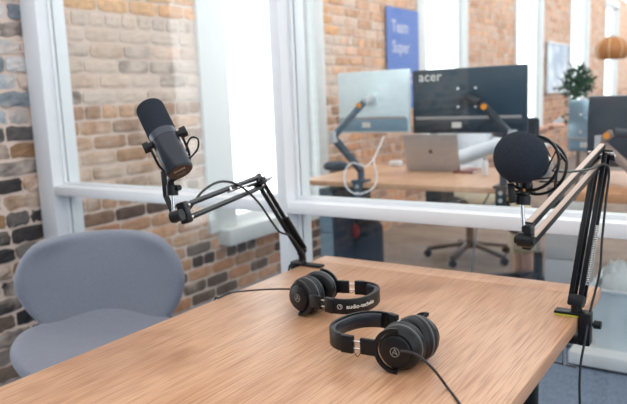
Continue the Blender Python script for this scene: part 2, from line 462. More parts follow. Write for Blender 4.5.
# the rest of the room round the camera; right wall windows added for side light
M_WALL = mat('slate_plaster', (104, 121, 142), .8, var=.03)
wr = MB(); ADDED_WINS = [(-2.4, -1.0), (-.2, 1.2), (2.3, 3.7), (4.6, 6.0)]  # unseen window openings, added to let in side light
wr.box((3.05, 8.2, .45), (.1, 23.6, .9)); wr.box((3.05, 8.2, 2.95), (.1, 23.6, .5)); pv = -3.6
for a, b in ADDED_WINS+[(20, 20)]:
    wr.box((3.05, (pv+a)/2, 1.8), (.1, a-pv, 1.8)); pv = b
struct(wr.build('wall_right', mat('white_plaster', (214, 214, 212), .8, var=.03), None, 0))
for i, (a, b) in enumerate(ADDED_WINS):
    f = MB()
    for y in (a+.03, b-.03): f.box((3.05, y, 1.8), (.07, .06, 1.8))
    for zz in (.93, 2.67): f.box((3.05, (a+b)/2, zz), (.07, b-a-.12, .06))
    f = struct(f.build('window_%d' % (20+i), M_TRIM))  # frame of an added, unseen side-light opening
    MB().box((3.05, (a+b)/2, 1.8), (.006, b-a-.12, 1.68)).build('window_glass', GLASS, f, 0)
struct(MB().box((-.05, -3.65, 1.6), (6.3, .1, 3.2)).build('wall_rear', M_WALL, None, 0))

# ------------------------------------------------------------------ table
W_OAK = wood_mat('oak', (194, 144, 109), (216, 172, 138), (138, 86, 58))
TZ = .74
t = thing('wooden_table', 'oak topped table with black legs carrying both headphones and microphone arms', 'table', (-.72, 1.0, 0))
TX0, TX1, TY0, TY1 = -1.132, -.31, .28, 1.735
MB().box(((TX0+TX1)/2, (TY0+TY1-.075)/2, TZ-.0155), (TX1-TX0, TY1-.0755-TY0, .031), bevel=.0022).build('tabletop', W_OAK, t)
W_END = wood_mat('oak_end', (202, 158, 128), (215, 175, 146), (166, 116, 88))
MB().box(((TX0+TX1)/2, TY1-.0375, TZ-.0155), (TX1-TX0, .0745, .031), bevel=.0022).build('end_board', W_END, t)
for x in (-.42, -1.02):
    for y in (.5, 1.47):
        MB().cyl((x, y, 0), (x, y, TZ-.06), .026, .03, 24).build('leg', M_SATIN, t)
MB().box((-.72, .985, TZ-.046), (.66, 1.04, .03)).build('apron', M_SATIN, t)

# ------------------------------------------------------------------ grey chair
M_FELT = mat('grey_wool_felt', (132, 136, 149), .95, var=.30, scale=260, bump=.35, bscale=500, sheen=.3, spec=.15)
cb = P(103, 272, 2.45)
CHX, CHY = cb.x, cb.y
fd = V((.60, -.80, 0)).normalized(); rgt = V((-fd.y, fd.x, 0))  # chair faces the camera side of the table; rgt is toward photo right
rot = Matrix((rgt, -fd, V((0, 0, 1)))).transposed()      # local x = photo right, local y = backwards
ch = thing('upholstered_chair', 'grey felt shell chair with winged back pushed up to the wooden table', 'chair', (CHX, CHY, 0), rot)
def lerp_tab(tab, t):
    for (a, va), (b, vb) in zip(tab, tab[1:]):
        if t <= b:
            u = (t-a)/(b-a); u = u*u*(3-2*u); return va+(vb-va)*u
    return tab[-1][1]
def shell(fn, nu, nv, thick, name):
    bm = bmesh.new(); g = [[bm.verts.new(fn(-1+2*i/nu, j/nv)) for i in range(nu+1)] for j in range(nv+1)]
    for j in range(nv):
        for i in range(nu): bm.faces.new((g[j][i], g[j][i+1], g[j+1][i+1], g[j+1][i]))
    me = bpy.data.meshes.new(name); bm.to_mesh(me); bm.free()
    o = bpy.data.objects.new(name, me); COL.objects.link(o); me.materials.append(M_FELT); o.parent = ch; WM[o.name] = WM[ch.name].copy()
    s = o.modifiers.new('s', 'SOLIDIFY'); s.thickness = thick; s.offset = 0
    s = o.modifiers.new('u', 'SUBSURF'); s.levels = 3; s.render_levels = 3
    mods_apply(o); return o
BW = [(0, .195), (.11, .220), (.23, .252), (.34, .280), (.45, .299), (.57, .308), (.68, .305), (.8, .288), (.91, .262), (1, .21)]
def back(s, t):
    w_ = lerp_tab(BW, t); x = w_*s
    z = .395+.385*t - .015*abs(s)**3*t - .012*(1-t)*s*s
    y = .03+.055*t - .13*(abs(s)**2.2)*(.35+.65*min(1, t*1.6)) 
    return V((x, y, z))
shell(back, 8, 8, .05, 'backrest')
SW = [(0, .20), (.10, .215), (.24, .275), (.40, .288), (.58, .28), (.74, .25), (.88, .20), (1, .13)]
def seat(s, t):
    x = lerp_tab(SW, t)*s; y = .045-.44*t
    z = .405 - .02*min(1, t*2) + .085*max(0, 1-t/.3)**2*(1-.75*s*s) + .06*(abs(s)**2.4)*math.sin(math.pi*min(1, .12+t*.85)) - .02*max(0, t-.7)/.3
    return V((x, y, z))
shell(seat, 8, 8, .055, 'seat')
for q in (-1, 1):
    MB().tube([WM[ch.name] @ (back(q*.62, k_/10) + V((0, -.0262, 0))) for k_ in range(1, 10)], .0011, 6, sub=3).build('seam', mat('seam_thread', (176, 178, 190), .9), ch)
MB().cyl(WM[ch.name] @ V((0, -.18, .10)), WM[ch.name] @ V((0, -.18, .37)), .026).build('column', M_STEEL, ch)
for a in range(4):
    d = V((math.cos(a*math.pi/2+.78), math.sin(a*math.pi/2+.78), 0))
    MB().bar(WM[ch.name] @ V((0, -.18, .10)), WM[ch.name] @ (V((0, -.18, .02))+d*.3), .035, .022, bevel=.004).build('leg', M_STEEL, ch)
MB().box(WM[ch.name] @ V((0, -.18, .325)), (.2, .2, .015), rot).build('seat_plate', M_STEEL, ch)

# ------------------------------------------------------------------ microphone arms
def linkage(root, base, elbow, end, sep, side, rw, rh, m_up, m_low, spring=False, round_=False):
    dl = (elbow-base).normalized(); du = (end-elbow).normalized()
    nrm = dl.cross(du).normalized()
    ol = nrm.cross(dl).normalized(); ou = nrm.cross(du).normalized()
    for part, a, b, o_, m_ in (('lower_bar', base, elbow, ol, m_low), ('upper_bar', elbow, end, ou, m_up)):
        if m_ is None: continue
        for s in (-1, 1):
            for q in ((-1, 1) if side else (0,)):
                mb = MB(); off = o_*s*sep/2 + nrm*q*side/2
                if round_: mb.cyl(a+off, b+off, rw, rw, 14)
                else: mb.bar(a+off, b+off, rw, rh, nrm, bevel=.0012)
                mb.build(part, m_, root)
        if spring and part == 'lower_bar':
            for q in (-1, 1):
                off = nrm*q*(side/2+.006)
                L = (b-a)
                p0, p1 = (a+L*.12+off, a+L*.52+off) if part == 'lower_bar' else (a+L*.08+off, a+L*.46+off)
                pts = []; turns = 34; fr = frame_from_z(p1-p0)
                for i in range(turns*8+1):
                    th = 2*math.pi*i/8; pts.append(p0+(p1-p0)*(i/(turns*8)) + fr @ V((math.cos(th), math.sin(th), 0))*.0048)
                MB().tube(pts, .0010, 5, sub=1).build('spring', M_STEEL, root)
    return nrm, ol, ou, dl, du

# --- right hand arm
rb = V((-.316, 1.49, TZ+.012))
ra = thing('microphone_boom', 'black boom arm with painted tan reflections clamped to the right edge of the table', 'microphone arm', (rb.x, rb.y, TZ))
r_el = P(602, 154, 1.50); r_end = P(529, 235, 1.14)
MB().box((-.327, 1.49, TZ+.0062), (.068, .028, .0064), bevel=.002).build('clamp_plate', M_BLACK, ra)
MB().box((-.329, 1.49, TZ+.0015), (.06, .026, .003)).build('clamp_pad', mat('lime_rubber', (190, 205, 60), .6), ra)
cl = MB(); cl.box((-.2965, 1.49, TZ-.026), (.025, .032, .074), bevel=.003); cl.box((-.320, 1.49, TZ-.057), (.066, .028, .012), bevel=.003)
cl.build('clamp_body', M_BLACK, ra)
MB().cyl((-.340, 1.49, TZ-.033), (-.340, 1.49, TZ-.122), .004, .004, 12).cyl((-.340, 1.49, TZ-.034), (-.340, 1.49, TZ-.040), .011).build('clamp_screw', M_STEEL, ra)
MB().cyl((-.366, 1.494, TZ-.120), (-.314, 1.486, TZ-.120), .0026).build('screw_handle', M_STEEL, ra)
kx = P(596, 314, 1.52)
MB().cyl((-.282, 1.49, kx.z), (-.276, 1.49, kx.z), .005).cyl((-.279, 1.49, kx.z), (-.264, 1.49, kx.z), .0095, .009, 14).build('clamp_knob', M_BLACK, ra)
MB().cyl((rb.x, rb.y, TZ+.010), (rb.x, rb.y, TZ+.034), .012, .011).build('post', M_BLACK, ra)
nrm, ol, ou, dl, du = linkage(ra, rb+V((0, 0, .018)), r_el, r_end, .034, .020, .0045, .0105, None, M_SATIN, spring=True)
MB().box(rb+V((0, 0, .022)), (.042, .030, .026), Matrix((ol, nrm, dl)).transposed(), bevel=.004).build('base_hinge', M_BLACK, ra)
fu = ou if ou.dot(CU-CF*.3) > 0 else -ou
fn = nrm if nrm.dot(CF) < 0 else -nrm
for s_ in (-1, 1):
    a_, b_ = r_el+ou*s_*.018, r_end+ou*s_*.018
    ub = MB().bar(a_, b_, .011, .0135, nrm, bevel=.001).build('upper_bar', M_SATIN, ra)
    MB().bar(a_+fu*.0058, b_+fu*.0058, .0008, .0105, nrm).build('reflection_strip', M_REFLECT, ub)  # thin strip paints the tan reflection on the bar's upper face
el = MB()
for q in (-1, 1):
    c = r_el+nrm*q*.016
    el.bar(c-ol*.020-dl*.008, c+ol*.020+dl*.004, .003, .020, nrm)
el.build('elbow_bracket', M_BLACK, ra)
for s in (-1, 1):
    c = r_el+ol*s*.0135
    MB().cyl(c-nrm*.021, c+nrm*.021, .0042, .0042, 12).sphere(c+nrm*.022, .0052).sphere(c-nrm*.022, .0052).build('elbow_bolt', M_STEEL, ra)
kn = MB()
kn.bar(r_end-ou*.022+du*.004, r_end+ou*.022+du*.004, .024, .016, nrm, bevel=.003)
kc = P(525, 240, 1.13)
kn.cyl(kc-nrm*.011, kc+nrm*.012, .0125, .0125, 20)
kn.build('end_knuckle', M_BLACK, ra)
for q in (-1, 1): MB().cyl(kc+nrm*q*.011, kc+nrm*q*.0165, .0095, .008, 12).build('knuckle_knob', M_BLACK, ra)
MB().cyl(P(524, 236, 1.13), P(522, 203, 1.13), .0034, .0034, 14).build('mount_rod', M_STEEL, ra)

# --- condenser microphone in its cradle
mp_ = P(523, 205, 1.13)
rm = thing('condenser_microphone', 'microphone with round black foam ball in a ring cradle', 'microphone', mp_)
hd = MB(); top = P(526, 181, 1.135)
hd.cyl(mp_, P(523.5, 196, 1.13), .0125, .0125, 20).cyl(P(523.5, 196, 1.13), top, .0105, .0105, 18)
hd.build('mount_collar', M_BLACK, rm)
wk = P(511, 193, 1.125)
MB().cyl(P(522, 192, 1.13), P(514, 193, 1.126), .0045, .0045, 12).bar(wk-CU*.017+CR*.003, wk+CU*.017-CR*.001, .012, .009, CF, bevel=.002).build('wing_knob', M_BLACK, rm)
MB().box(P(524.5, 190, 1.122), (.004, .004, .004)).build('brass_screw', mat('brass', (214, 150, 90), .3, metal=.8), rm)
ax = (CR*.63 - CU*.16 + CF*.76).normalized()     # from the foam ball back along the body
fc = P(520.5, 157.5, 1.09)
fm = mat4(frame_from_z(ax), fc)
prof = []
for i in range(25):
    th = math.pi*i/24
    prof.append((.0425*math.sin(th)**.92 if 0 < i < 24 else 0, -.047*math.cos(th)))
MB().lathe(prof, fm, 48).build('foam_windscreen', M_FOAM, rm)
MB().lathe([(0, .02), (.023, .022), (.0245, .03), (.0245, .083), (.021, .09), (0, .092)], fm, 36).build('body', mat('pale_metal_body', (190, 184, 178), .3, metal=.7), rm)
MB().lathe([(.0235, .045), (.0285, .045), (.0285, .055), (.0235, .055)], fm, 36).build('sleeve', M_BLACK, rm)
def ring(c, r, rr, ob, m3=None):
    fr = m3 or frame_from_z(ax)
    ob.tube([c+fr @ V((math.cos(2*math.pi*i/32), math.sin(2*math.pi*i/32), 0))*r for i in range(32)], rr, 10, closed=True, sub=1)
r1c, r2c = fc+ax*.045, fc+ax*.082
rg = MB(); ring(r1c, .047, .0027, rg); rg.build('cradle_ring', M_SATIN, rm)
rg = MB(); ring(r2c, .047, .0027, rg); rg.build('cradle_ring', M_SATIN, rm)
fr = frame_from_z(ax)
for i in range(6):
    a0 = 2*math.pi*(i+.3)/6
    b = MB(); b.bar(r1c+fr @ V((math.cos(a0), math.sin(a0), 0))*.047, r2c+fr @ V((math.cos(a0+.5), math.sin(a0+.5), 0))*.047, .004, .003, ax); b.build('cradle_strut', M_SATIN, rm)
    for rc, h in ((r1c, .052), (r2c, .075)):
        p0 = rc+fr @ V((math.cos(a0+.2), math.sin(a0+.2), 0))*.047
        p1 = fc+ax*h+fr @ V((math.cos(a0+1.0), math.sin(a0+1.0), 0))*.027
        MB().tube([p0, (p0+p1)/2, p1], .0014, 6, sub=1).build('elastic_cord', M_RUBBER, rm)
bb = MB(); bb.tube([top, P(530, 184, 1.14), r1c+fr @ V((0, 0, 0)) - CU*.047 + CR*.0], .0045, 8); bb.build('cradle_bracket', M_BLACK, rm)

# cable on right arm
cbl = MB()
c_pts = [fc+ax*.092, fc+ax*.105+CR*.002, P(571, 171.5, 1.27), P(590, 169, 1.38), P(604, 164, 1.47), P(609, 172, 1.49), P(606, 200, 1.49), P(602, 240, 1.48), P(600, 270, 1.47), P(594, 296, 1.47),
         P(589, 316, 1.455), P(585, 340, 1.44), P(581, 362, 1.43), P(579.5, 385, 1.42), P(580, 410, 1.42), P(581, 470, 1.42)]
cbl.tube(c_pts, .0026, 8)
tag(cbl.build('microphone_cable', M_RUBBER), 'thin black cable hanging down beside the right boom arm past the table edge', 'cable')

# --- left arm
lb = V((-1.128, 1.60, TZ+.012))
la = thing('microphone_boom', 'slim black boom arm clamped at the far left table corner', 'microphone arm', (lb.x, lb.y, TZ))
l_el = P(260, 182, 1.84); l_end = P(186, 212, 1.45)
MB().box((-1.096, 1.60, TZ+.0045), (.078, .026, .007), bevel=.002).build('clamp_plate', M_BLACK, la)
cl = MB(); cl.box((-1.149, 1.60, TZ-.036), (.026, .036, .096), bevel=.003); cl.box((-1.125, 1.60, TZ-.078), (.07, .034, .014), bevel=.003); cl.build('clamp_body', M_BLACK, la)
MB().cyl((-1.110, 1.60, TZ-.033), (-1.110, 1.60, TZ-.13), .004, .004, 12).cyl((-1.110, 1.60, TZ-.034), (-1.110, 1.60, TZ-.040), .011).build('clamp_screw', M_STEEL, la)
MB().cyl((lb.x, lb.y, TZ+.01), (lb.x, lb.y, TZ+.04), .012, .010).build('post', M_BLACK, la)
nrm, ol, ou, dl, du = linkage(la, lb+V((0, 0, .030)), l_el, l_end, .029, 0, .0064, .0064, M_SATIN, M_SATIN, round_=True)
el = MB()
for q in (-1, 1):
    c = l_el+nrm*q*.008
    el.bar(c-ol*.029-dl*.014, c+ol*.027+dl*.012, .003, .044, nrm, bevel=.001)
el.box(l_el, (.036, .016, .040), Matrix((ol, nrm, dl)).transposed(), bevel=.005); el.cyl(l_el-nrm*.014, l_el+nrm*.014, .012); el.build('elbow_bracket', M_BLACK, la)
for s in (-1, 1):
    MB().sphere(l_el+ol*s*.017-nrm*.011, .0045).sphere(l_el+ol*s*.017+nrm*.011, .0045).build('elbow_bolt', M_STEEL, la)
hb = MB(); hb.box(lb+V((0, 0, .034)), (.046, .018, .026), Matrix((ol, nrm, dl)).transposed(), bevel=.004); hb.cyl(lb+V((0, 0, .034))-nrm*.013, lb+V((0, 0, .034))+nrm*.013, .008); hb.build('base_hinge', M_BLACK, la)
us = MB(); us.cyl(l_el+du*.03-ou*.004, l_el+du*.20-ou*.008, .0042, .0042, 10); us.build('upper_spring_tube', M_STEEL, la)
us = MB(); bp_ = l_el+(l_end-l_el)*.47-ou*.0135; us.sphere(bp_, .0062).cyl(bp_-nrm*.008, bp_+nrm*.008, .005); us.build('upper_bolt', M_STEEL, la)
ls = MB(); ls.bar(lb+V((0, 0, .04)), lb+V((0, 0, .04))+dl*.13, .010, .030, nrm, bevel=.003); ls.build('lower_sleeve', M_BLACK, la)
en = MB(); en.bar(l_end-ou*.024+du*.006, l_end+ou*.024+du*.006, .022, .022, nrm, bevel=.004)
ec = P(177, 216, 1.42); en.cyl(ec-nrm*.013, ec+nrm*.013, .0125); en.build('end_knuckle', M_BLACK, la)
for s in (-1, 1):
    MB().sphere(l_end+ou*s*.0135+nrm*.012, .004).sphere(l_end+ou*s*.0135-nrm*.012, .004).build('end_bolt', M_STEEL, la)
MB().bar(P(176, 219, 1.435), P(166, 196, 1.45), .012, .005, CF, bevel=.001).bar(P(166, 197, 1.45), P(163.5, 171, 1.455), .012, .005, CF, bevel=.001).build('cable_strut', M_BLACK, la)
MB().cyl(P(174, 214, 1.42), P(172.5, 194, 1.42), .0038, .0038, 12).build('mount_rod', M_STEEL, la)

# --- broadcast microphone
C0 = P(180.5, 171.5, 1.345); C1 = P(148.5, 105.5, 1.410)
ma = (C1-C0).normalized(); ML = (C1-C0).length
bm_ = thing('broadcast_microphone', 'dark grey cylindrical microphone with black foam end tilted on left boom arm', 'microphone', P(172.5, 196, 1.42))
sd = (CR - ma*CR.dot(ma)).normalized(); bk = ma.cross(sd)
if bk.dot(CF) < 0: bk = -bk
fm = mat4(Matrix((sd, ma.cross(sd), ma)).transposed(), C0)
R_ = .0285
MB().lathe([(0, .001), (R_*.93, .001), (R_, .004), (R_, ML*.46), (0, ML*.46)], fm, 48).build('body', M_MIC, bm_)
MB().lathe([(R_*.9, ML*.46-.002), (R_*1.03, ML*.46), (R_*1.03, ML*.56), (R_*.9, ML*.565)], fm, 48).build('yoke_band', mat('mid_grey_enamel', (66, 72, 82), .32, metal=.4), bm_)
RF = .0305
fp = [(R_*.9, ML*.55), (RF*.985, ML*.56), (RF*.985, ML*.93)]
for i in range(1, 9):
    th = math.pi/2*i/8; fp.append((RF*.72+RF*.265*math.cos(th) if i < 8 else RF*.72, ML*.93+ML*.065*math.sin(th)))
fp.append((0, ML))
MB().lathe(fp, fm, 48).build('foam_windscreen', M_FOAM, bm_)
cap = MB().lathe([(0, -.0008), (R_*.86, -.0008), (R_*.9, .002)], fm, 40).build('end_cap', mat('black_end_plate', (22, 20, 22), .35), bm_)
tx = (sd*.985 + ma.cross(sd)*-.1).normalized()
nz_ = -ma; ty = nz_.cross(tx).normalized(); tx = ty.cross(nz_)
tm = mat4(Matrix((tx, ty, nz_)).transposed(), C0-ma*.0012)
M_COPPER = mat('copper_lettering', (150, 132, 124), .5)
text_obj('lettering', 'SHURE', .0082, tm @ Matrix.Translation((0, .008, 0)), M_COPPER, cap, bold=.0003)
MB().box(tm @ V((0, -.006, 0)), (.020, .0010, .0004), Matrix((tx, ty, nz_)).transposed()).box(tm @ V((.002, -.011, 0)), (.010, .0009, .0004), Matrix((tx, ty, nz_)).transposed()).build('cap_markings', M_COPPER, cap)
for s in (-1, 1):
    kc = C0+ma*ML*.47+sd*s*R_
    MB().cyl(kc, kc+sd*s*.008, .007).cyl(kc+sd*s*.006, kc+sd*s*.019, .0115, .0115, 18).build('yoke_knob', M_BLACK, bm_)
yk = MB(); q = R_+.006
yk.tube([C0+ma*ML*.47-sd*q, C0+ma*ML*.36-sd*q+bk*.004, C0+ma*ML*.24-sd*q*.95+bk*.022, C0+ma*ML*.14-sd*q*.6+bk*.042, C0+ma*ML*.11+bk*.046,
         C0+ma*ML*.14+sd*q*.6+bk*.042, C0+ma*ML*.24+sd*q*.95+bk*.022, C0+ma*ML*.36+sd*q+bk*.004, C0+ma*ML*.47+sd*q], .0028, 8)
yk.build('yoke', M_BLACK, bm_)
st = MB(); y0 = C0+ma*ML*.11+bk*.046
st.tube([y0, P(171, 180, 1.41), P(172, 188, 1.42)], .0075, 10); st.cyl(P(172, 185, 1.42), P(172.5, 195.5, 1.42), .0125, .0125, 18)
st.cyl(P(176, 189, 1.42), P(179.5, 187.5, 1.41), .006); st.build('mount_collar', M_BLACK, bm_)
lp = MB(); lp.tube([C0+ma*.03+sd*.032+bk*.012, P(190, 158, 1.35), P(197.5, 149, 1.35), P(198, 139.5, 1.35), P(191.5, 137.5, 1.36), P(187, 145, 1.37), P(186, 157, 1.375)], .0020, 8)
lp.build('cable_loop', M_RUBBER, bm_)
cbl = MB(); cbl.tube([P(169, 200, 1.47), P(174, 222, 1.47), P(190, 208, 1.5), P(203, 191, 1.55), P(221, 181.5, 1.62), P(240, 186, 1.70), P(258, 202, 1.77), P(272, 222, 1.84), P(280, 232, 1.87), P(290, 236, 1.89), P(299, 247, 1.92), P(304.5, 257, 1.93), P(302, 263, 1.95), lb+V((-.03, -.03, -.02)), lb+V((-.035, -.03, -.2))], .0031, 8)
tag(cbl.build('microphone_cable', M_RUBBER), 'black cable looping over the left boom arm down to its clamp', 'cable')

# ------------------------------------------------------------------ headphones
def headphones(loc, ang, label, mirror, lift=0.0, text=None, tilt=0):
    # local: x toward the top of the headband, y from near cup to far cup, z up; lies on the table
    ca, sa = math.cos(ang), math.sin(ang)
    X = V((ca, sa, 0)); Z = V((0, 0, 1)); Y = V((-sa, ca, 0))*(1 if not mirror else -1)
    m3 = Matrix((X, Y, Z)).transposed()
    if tilt: m3 = m3 @ Matrix.Rotation(tilt, 3, 'Y')
    B = mat4(m3, V(loc))
    h = thing('headphones', label, 'headphones', loc, Matrix((X, V((-sa, ca, 0)), Z)).transposed())
    T = lambda x, y, z: B @ V((x, y, z))
    RC = .0435; TAU = math.radians(13)
    for s in (-1, 1):
        # cup axis runs along s*y
        ct, sn = math.cos(TAU), math.sin(TAU)
        # plane of the cup opens toward the headband; columns: along the plane, up, outward
        cm = B @ Matrix(((ct, 0, -sn, .010), (s*sn, 0, s*ct, s*.006), (0, 1, 0, RC), (0, 0, 0, 1)))
        D = lambda u, v, w=0.0: cm @ V((u, w, v))
        cr = cm.to_3x3(); br = Matrix((cr.col[0], cr.col[2], V((0, 0, 1)))).transposed()
        cup = MB().lathe([(0, .022), (RC*.93, .022), (RC*.97, .025), (RC*.97, .031), (RC*.90, .036), (RC*.84, .042), (RC*.74, .046), (0, .046)], cm, 44).build('ear_cup', M_BLACK, h)
        MB().lathe([(.026, .001), (.034, .0005), (.0405, .003), (RC, .009), (RC*.985, .0135), (RC*.955, .0145), (RC*.985, .0155), (RC*1.0, .019), (RC*.95, .0225), (.026, .0225)], cm, 44).build('ear_pad', M_PAD, cup)
        MB().lathe([(RC*.94, .0215), (RC*.99, .0225), (RC*.99, .0245), (RC*.95, .0255)], cm, 44).build('cup_trim', mat('grey_trim', (104, 106, 110), .4), cup)
        MB().lathe([(0, .0535), (.0245, .0535), (.0285, .0515), (.0295, .046)], cm, 40).build('cup_cap', mat('cap_plastic', (17, 19, 23), .3, spec=.35, bump=.2, bscale=900), cup)
        lg = MB(); f2 = cm
        pts = [f2 @ V((math.cos(2*math.pi*i/24)*.0085, math.sin(2*math.pi*i/24)*.0085, .0538)) for i in range(24)]
        lg.tube(pts, .0005, 6, closed=True, sub=1)
        for a0, b0 in (((-.005, -.005), (0, .006)), ((0, .006), (.005, -.005)), ((-.0045, -.004), (.004, .0005))):
            lg.bar(f2 @ V((*a0, .0538)), f2 @ V((*b0, .0538)), .0009, .0006, f2.to_3x3() @ V((0, 0, 1)))
        lg.build('cup_emblem', M_WHITE if False else mat('grey_emblem', (150, 146, 142), .4), cup)
        # fork around the band side of the cup
        fk = MB(); path = []
        for i in range(21):
            a = math.radians(-92+184*i/20)
            rr = .0395
            o_ = cm @ V((math.cos(a)*rr, math.sin(a)*rr, .0485)); r_ = (cm.to_3x3() @ V((math.cos(a), math.sin(a), 0))); u_ = cm.to_3x3() @ V((0, 0, 1))
            path.append((o_, r_, u_))
        fk.strip(path, [(-.0035, -.003), (.0035, -.003), (.0035, .003), (-.0035, .003)])
        for a in (-88, 88):
            a = math.radians(a); fk.cyl(cm @ V((math.cos(a)*.0395, math.sin(a)*.0395, .049)), cm @ V((math.cos(a)*.034, math.sin(a)*.034, .038)), .004)
        fk.build('fork', M_BLACK, h)
        yb = .0475
        MB().box(D(.0535, .0475), (.033, .0085, .031), br, bevel=.002).build('fork_block', M_BLACK, h)
        rd = MB()
        for dz in (-.007, .007): rd.cyl(D(.068, .0475, dz), D(.092, .0475, dz), .0022, .0022, 10)
        rd.build('slider_rods', M_STEEL, h)
        MB().tube([D(.066, .052, -.010), D(.072, .057, -.018), D(.078, .055, -.014), D(.085, .051, -.010)], .0008, 6).build('slider_wire', M_RUBBER, h)
        MB().box(D(.0965, .0475), (.025, .0115, .034), br, bevel=.002).build('band_cap', M_BLACK, h)
    # band: half superellipse from +y to -y
    def curve(u):      # u -1..1
        a = u*math.pi/2
        return (.104+.060*abs(math.cos(a))**.9, .0735*math.copysign(abs(math.sin(a))**.8, math.sin(a)))
    path, inner = [], []
    N = 48
    for i in range(N+1):
        u = -1+2*i/N
        x, y = curve(u); x1, y1 = curve(min(1, u+.01)); x0, y0 = curve(max(-1, u-.01))
        tx, ty = x1-x0, y1-y0; l = math.hypot(tx, ty) or 1
        nx, ny = ty/l, -tx/l
        path.append((T(x, y, RC), m3 @ V((nx, ny, 0)), m3 @ V((0, 0, 1))))
    sg = 1 if path[N//2][1].dot(m3 @ V((1, 0, 0))) > 0 else -1
    band = MB().strip(path, [(-.002*sg, -.017), (.0030*sg, -.017), (.0040*sg, -.0155), (.0040*sg, .0155), (.0030*sg, .017), (-.002*sg, .017)]).build('headband', mat('headband_vinyl', (17, 18, 22), .4, spec=.35, bump=.15, bscale=600), h)
    MB().strip(path[3:-3], [(-.002*sg, -.0145), (-.002*sg, .0145), (-.008*sg, .0135), (-.0105*sg, .008), (-.011*sg, 0), (-.0105*sg, -.008), (-.008*sg, -.0135)]).build('band_padding', mat('band_pad', (36, 41, 50), .35, bump=.1, bscale=300), band)
    if text:
        # lettering wrapped on the outside of the near half of the band
        lens = [0]
        for a, b in zip(path, path[1:]): lens.append(lens[-1]+(b[0]-a[0]).length)
        def at(s):
            for i in range(N):
                if lens[i+1] >= s:
                    f = (s-lens[i])/(lens[i+1]-lens[i]); a, b = path[i], path[i+1]
                    return a[0].lerp(b[0], f), a[1].lerp(b[1], f).normalized(), a[2]
            return path[-1]
        mid, flip = text
        def mapf(co):
            o_, r_, u_ = at(lens[-1]*mid + co.x*flip)
            return o_ + r_*sg*(.0042+co.z) + u_*co.y
        text_obj('lettering', 'audio-technica', .0125, None, M_WHITE, band, mapf=mapf, bold=.0002)
        lg = MB(); c0 = -.0505
        lg.tube([mapf(V((c0+.0052*math.cos(2*math.pi*i/20), .0052*math.sin(2*math.pi*i/20), .0002))) for i in range(20)], .0005, 6, closed=True, sub=1)
        lg.tube([mapf(V((c0-.003, -.003, .0002))), mapf(V((c0+.0002, .0038, .0002))), mapf(V((c0+.003, -.003, .0002)))], .0005, 6, sub=1)
        lg.build('band_emblem', M_WHITE, band)
    return h, T
h2, T2 = headphones((-.516, 1.072, TZ), math.radians(172), 'black headphones nearest the table front, headband toward the grey chair', True)
cz = lambda x, y: atZ(x, y, TZ+.003)
MB().tube([P(401, 351, 1.165), P(409, 352, 1.15), P(420, 357, 1.135), P(434, 370, 1.115), cz(447, 387), cz(461, 406), cz(478, 440), V((-.33, .75, TZ+.003)), V((-.29, .70, TZ-.03)), V((-.285, .70, TZ-.3))], .0024, 8).build('cable', M_RUBBER, h2)
h1, T1 = headphones((-.869, 1.262, TZ), math.radians(3), 'black headphones with lettered headband beside the left boom arm clamp', False, text=(.30, 1))
MB().tube([P(294, 289.5, 1.60), P(284, 289, 1.62), P(265, 289.5, 1.65), P(245, 291, 1.67), cz(230, 293), cz(219, 298), V((-1.137, 1.215, TZ-.004)), V((-1.14, 1.19, TZ-.1)), V((-1.14, 1.2, TZ-.35))], .0022, 8).build('cable', M_RUBBER, h1)

# ------------------------------------------------------------------ office beyond the glass
W_DESK = wood_mat('desk_ply', (206, 160, 126), (220, 178, 146), (186, 132, 96), .4)
DZ, DY = .79, 3.0
d1 = thing('office_desk', 'light wood office desk behind the glass carrying laptop and two monitors', 'desk', (-1.5, 3.4, 0))
MB().box((-1.52, DY+.4, DZ-.014), (1.17, .8, .028), bevel=.003).build('desktop', W_DESK, d1)
for x in (-1.98, atY(555, 250, 3.42).x):
    MB().box((x, DY+.42, DZ/2-.02), (.06, .08, DZ-.05)).box((x, DY+.42, .02), (.06, .68, .035)).build('leg', M_DGREY, d1)
bx = atY(440, 188, 3.25)
MB().box((bx.x, 3.25, DZ-.075), (.09, .16, .09)).build('control_box', M_DGREY, d1)
MB().box((-1.52, DY+.42, DZ-.05), (.98, .05, .035)).build('crossbar', M_DGREY, d1)
ca0 = atY(319, 220, 3.15).x; ca1 = atY(333, 220, 3.15).x; cam_ = (ca0+ca1)/2
cab = thing('filing_cabinet', 'blue grey drawer cabinet under the left end of the office desk', 'cabinet', (cam_, 3.35, 0))
MB().box((cam_, 3.36, .36), (ca1-ca0, .40, .72), bevel=.004).build('body', mat('pale_blue_metal', (120, 146, 160), .45), cab)
for k in range(3): MB().box((cam_, 3.153, .14+.22*k), (ca1-ca0-.01, .012, .2), bevel=.002).build('drawer', mat('pale_blue_front', (126, 152, 168), .45), cab)
MB().box((ca1+.008, 3.36, .36), (.015, .42, .70)).build('side_panel', mat('dark_navy', (38, 52, 72), .5), cab)
d2 = thing('office_desk', 'orange wood office desk behind the glass at right under the curved monitor', 'desk', (.2, 3.4, 0))
MB().box((.28, DY+.4, DZ-.022), (1.86, .8, .044), bevel=.003).build('desktop', wood_mat('orange_ply', (200, 142, 100), (216, 160, 118), (170, 112, 74), .4), d2)
for x in (-.12, 1.1): MB().box((x, DY+.52, DZ/2-.02), (.06, .08, DZ-.05)).box((x, DY+.46, .02), (.06, .6, .035)).build('leg', M_DGREY, d2)
pc0 = atY(545, 240, 3.2); pc1 = atY(578, 240, 3.2)
pd = thing('drawer_pedestal', 'light grey drawer pedestal standing on the office floor between the desks', 'cabinet', ((pc0.x+pc1.x)/2, 3.35, 0))
MB().box(((pc0.x+pc1.x)/2, 3.4, .33), (pc1.x-pc0.x, .4, .64), bevel=.004).build('body', M_LGREY, pd)
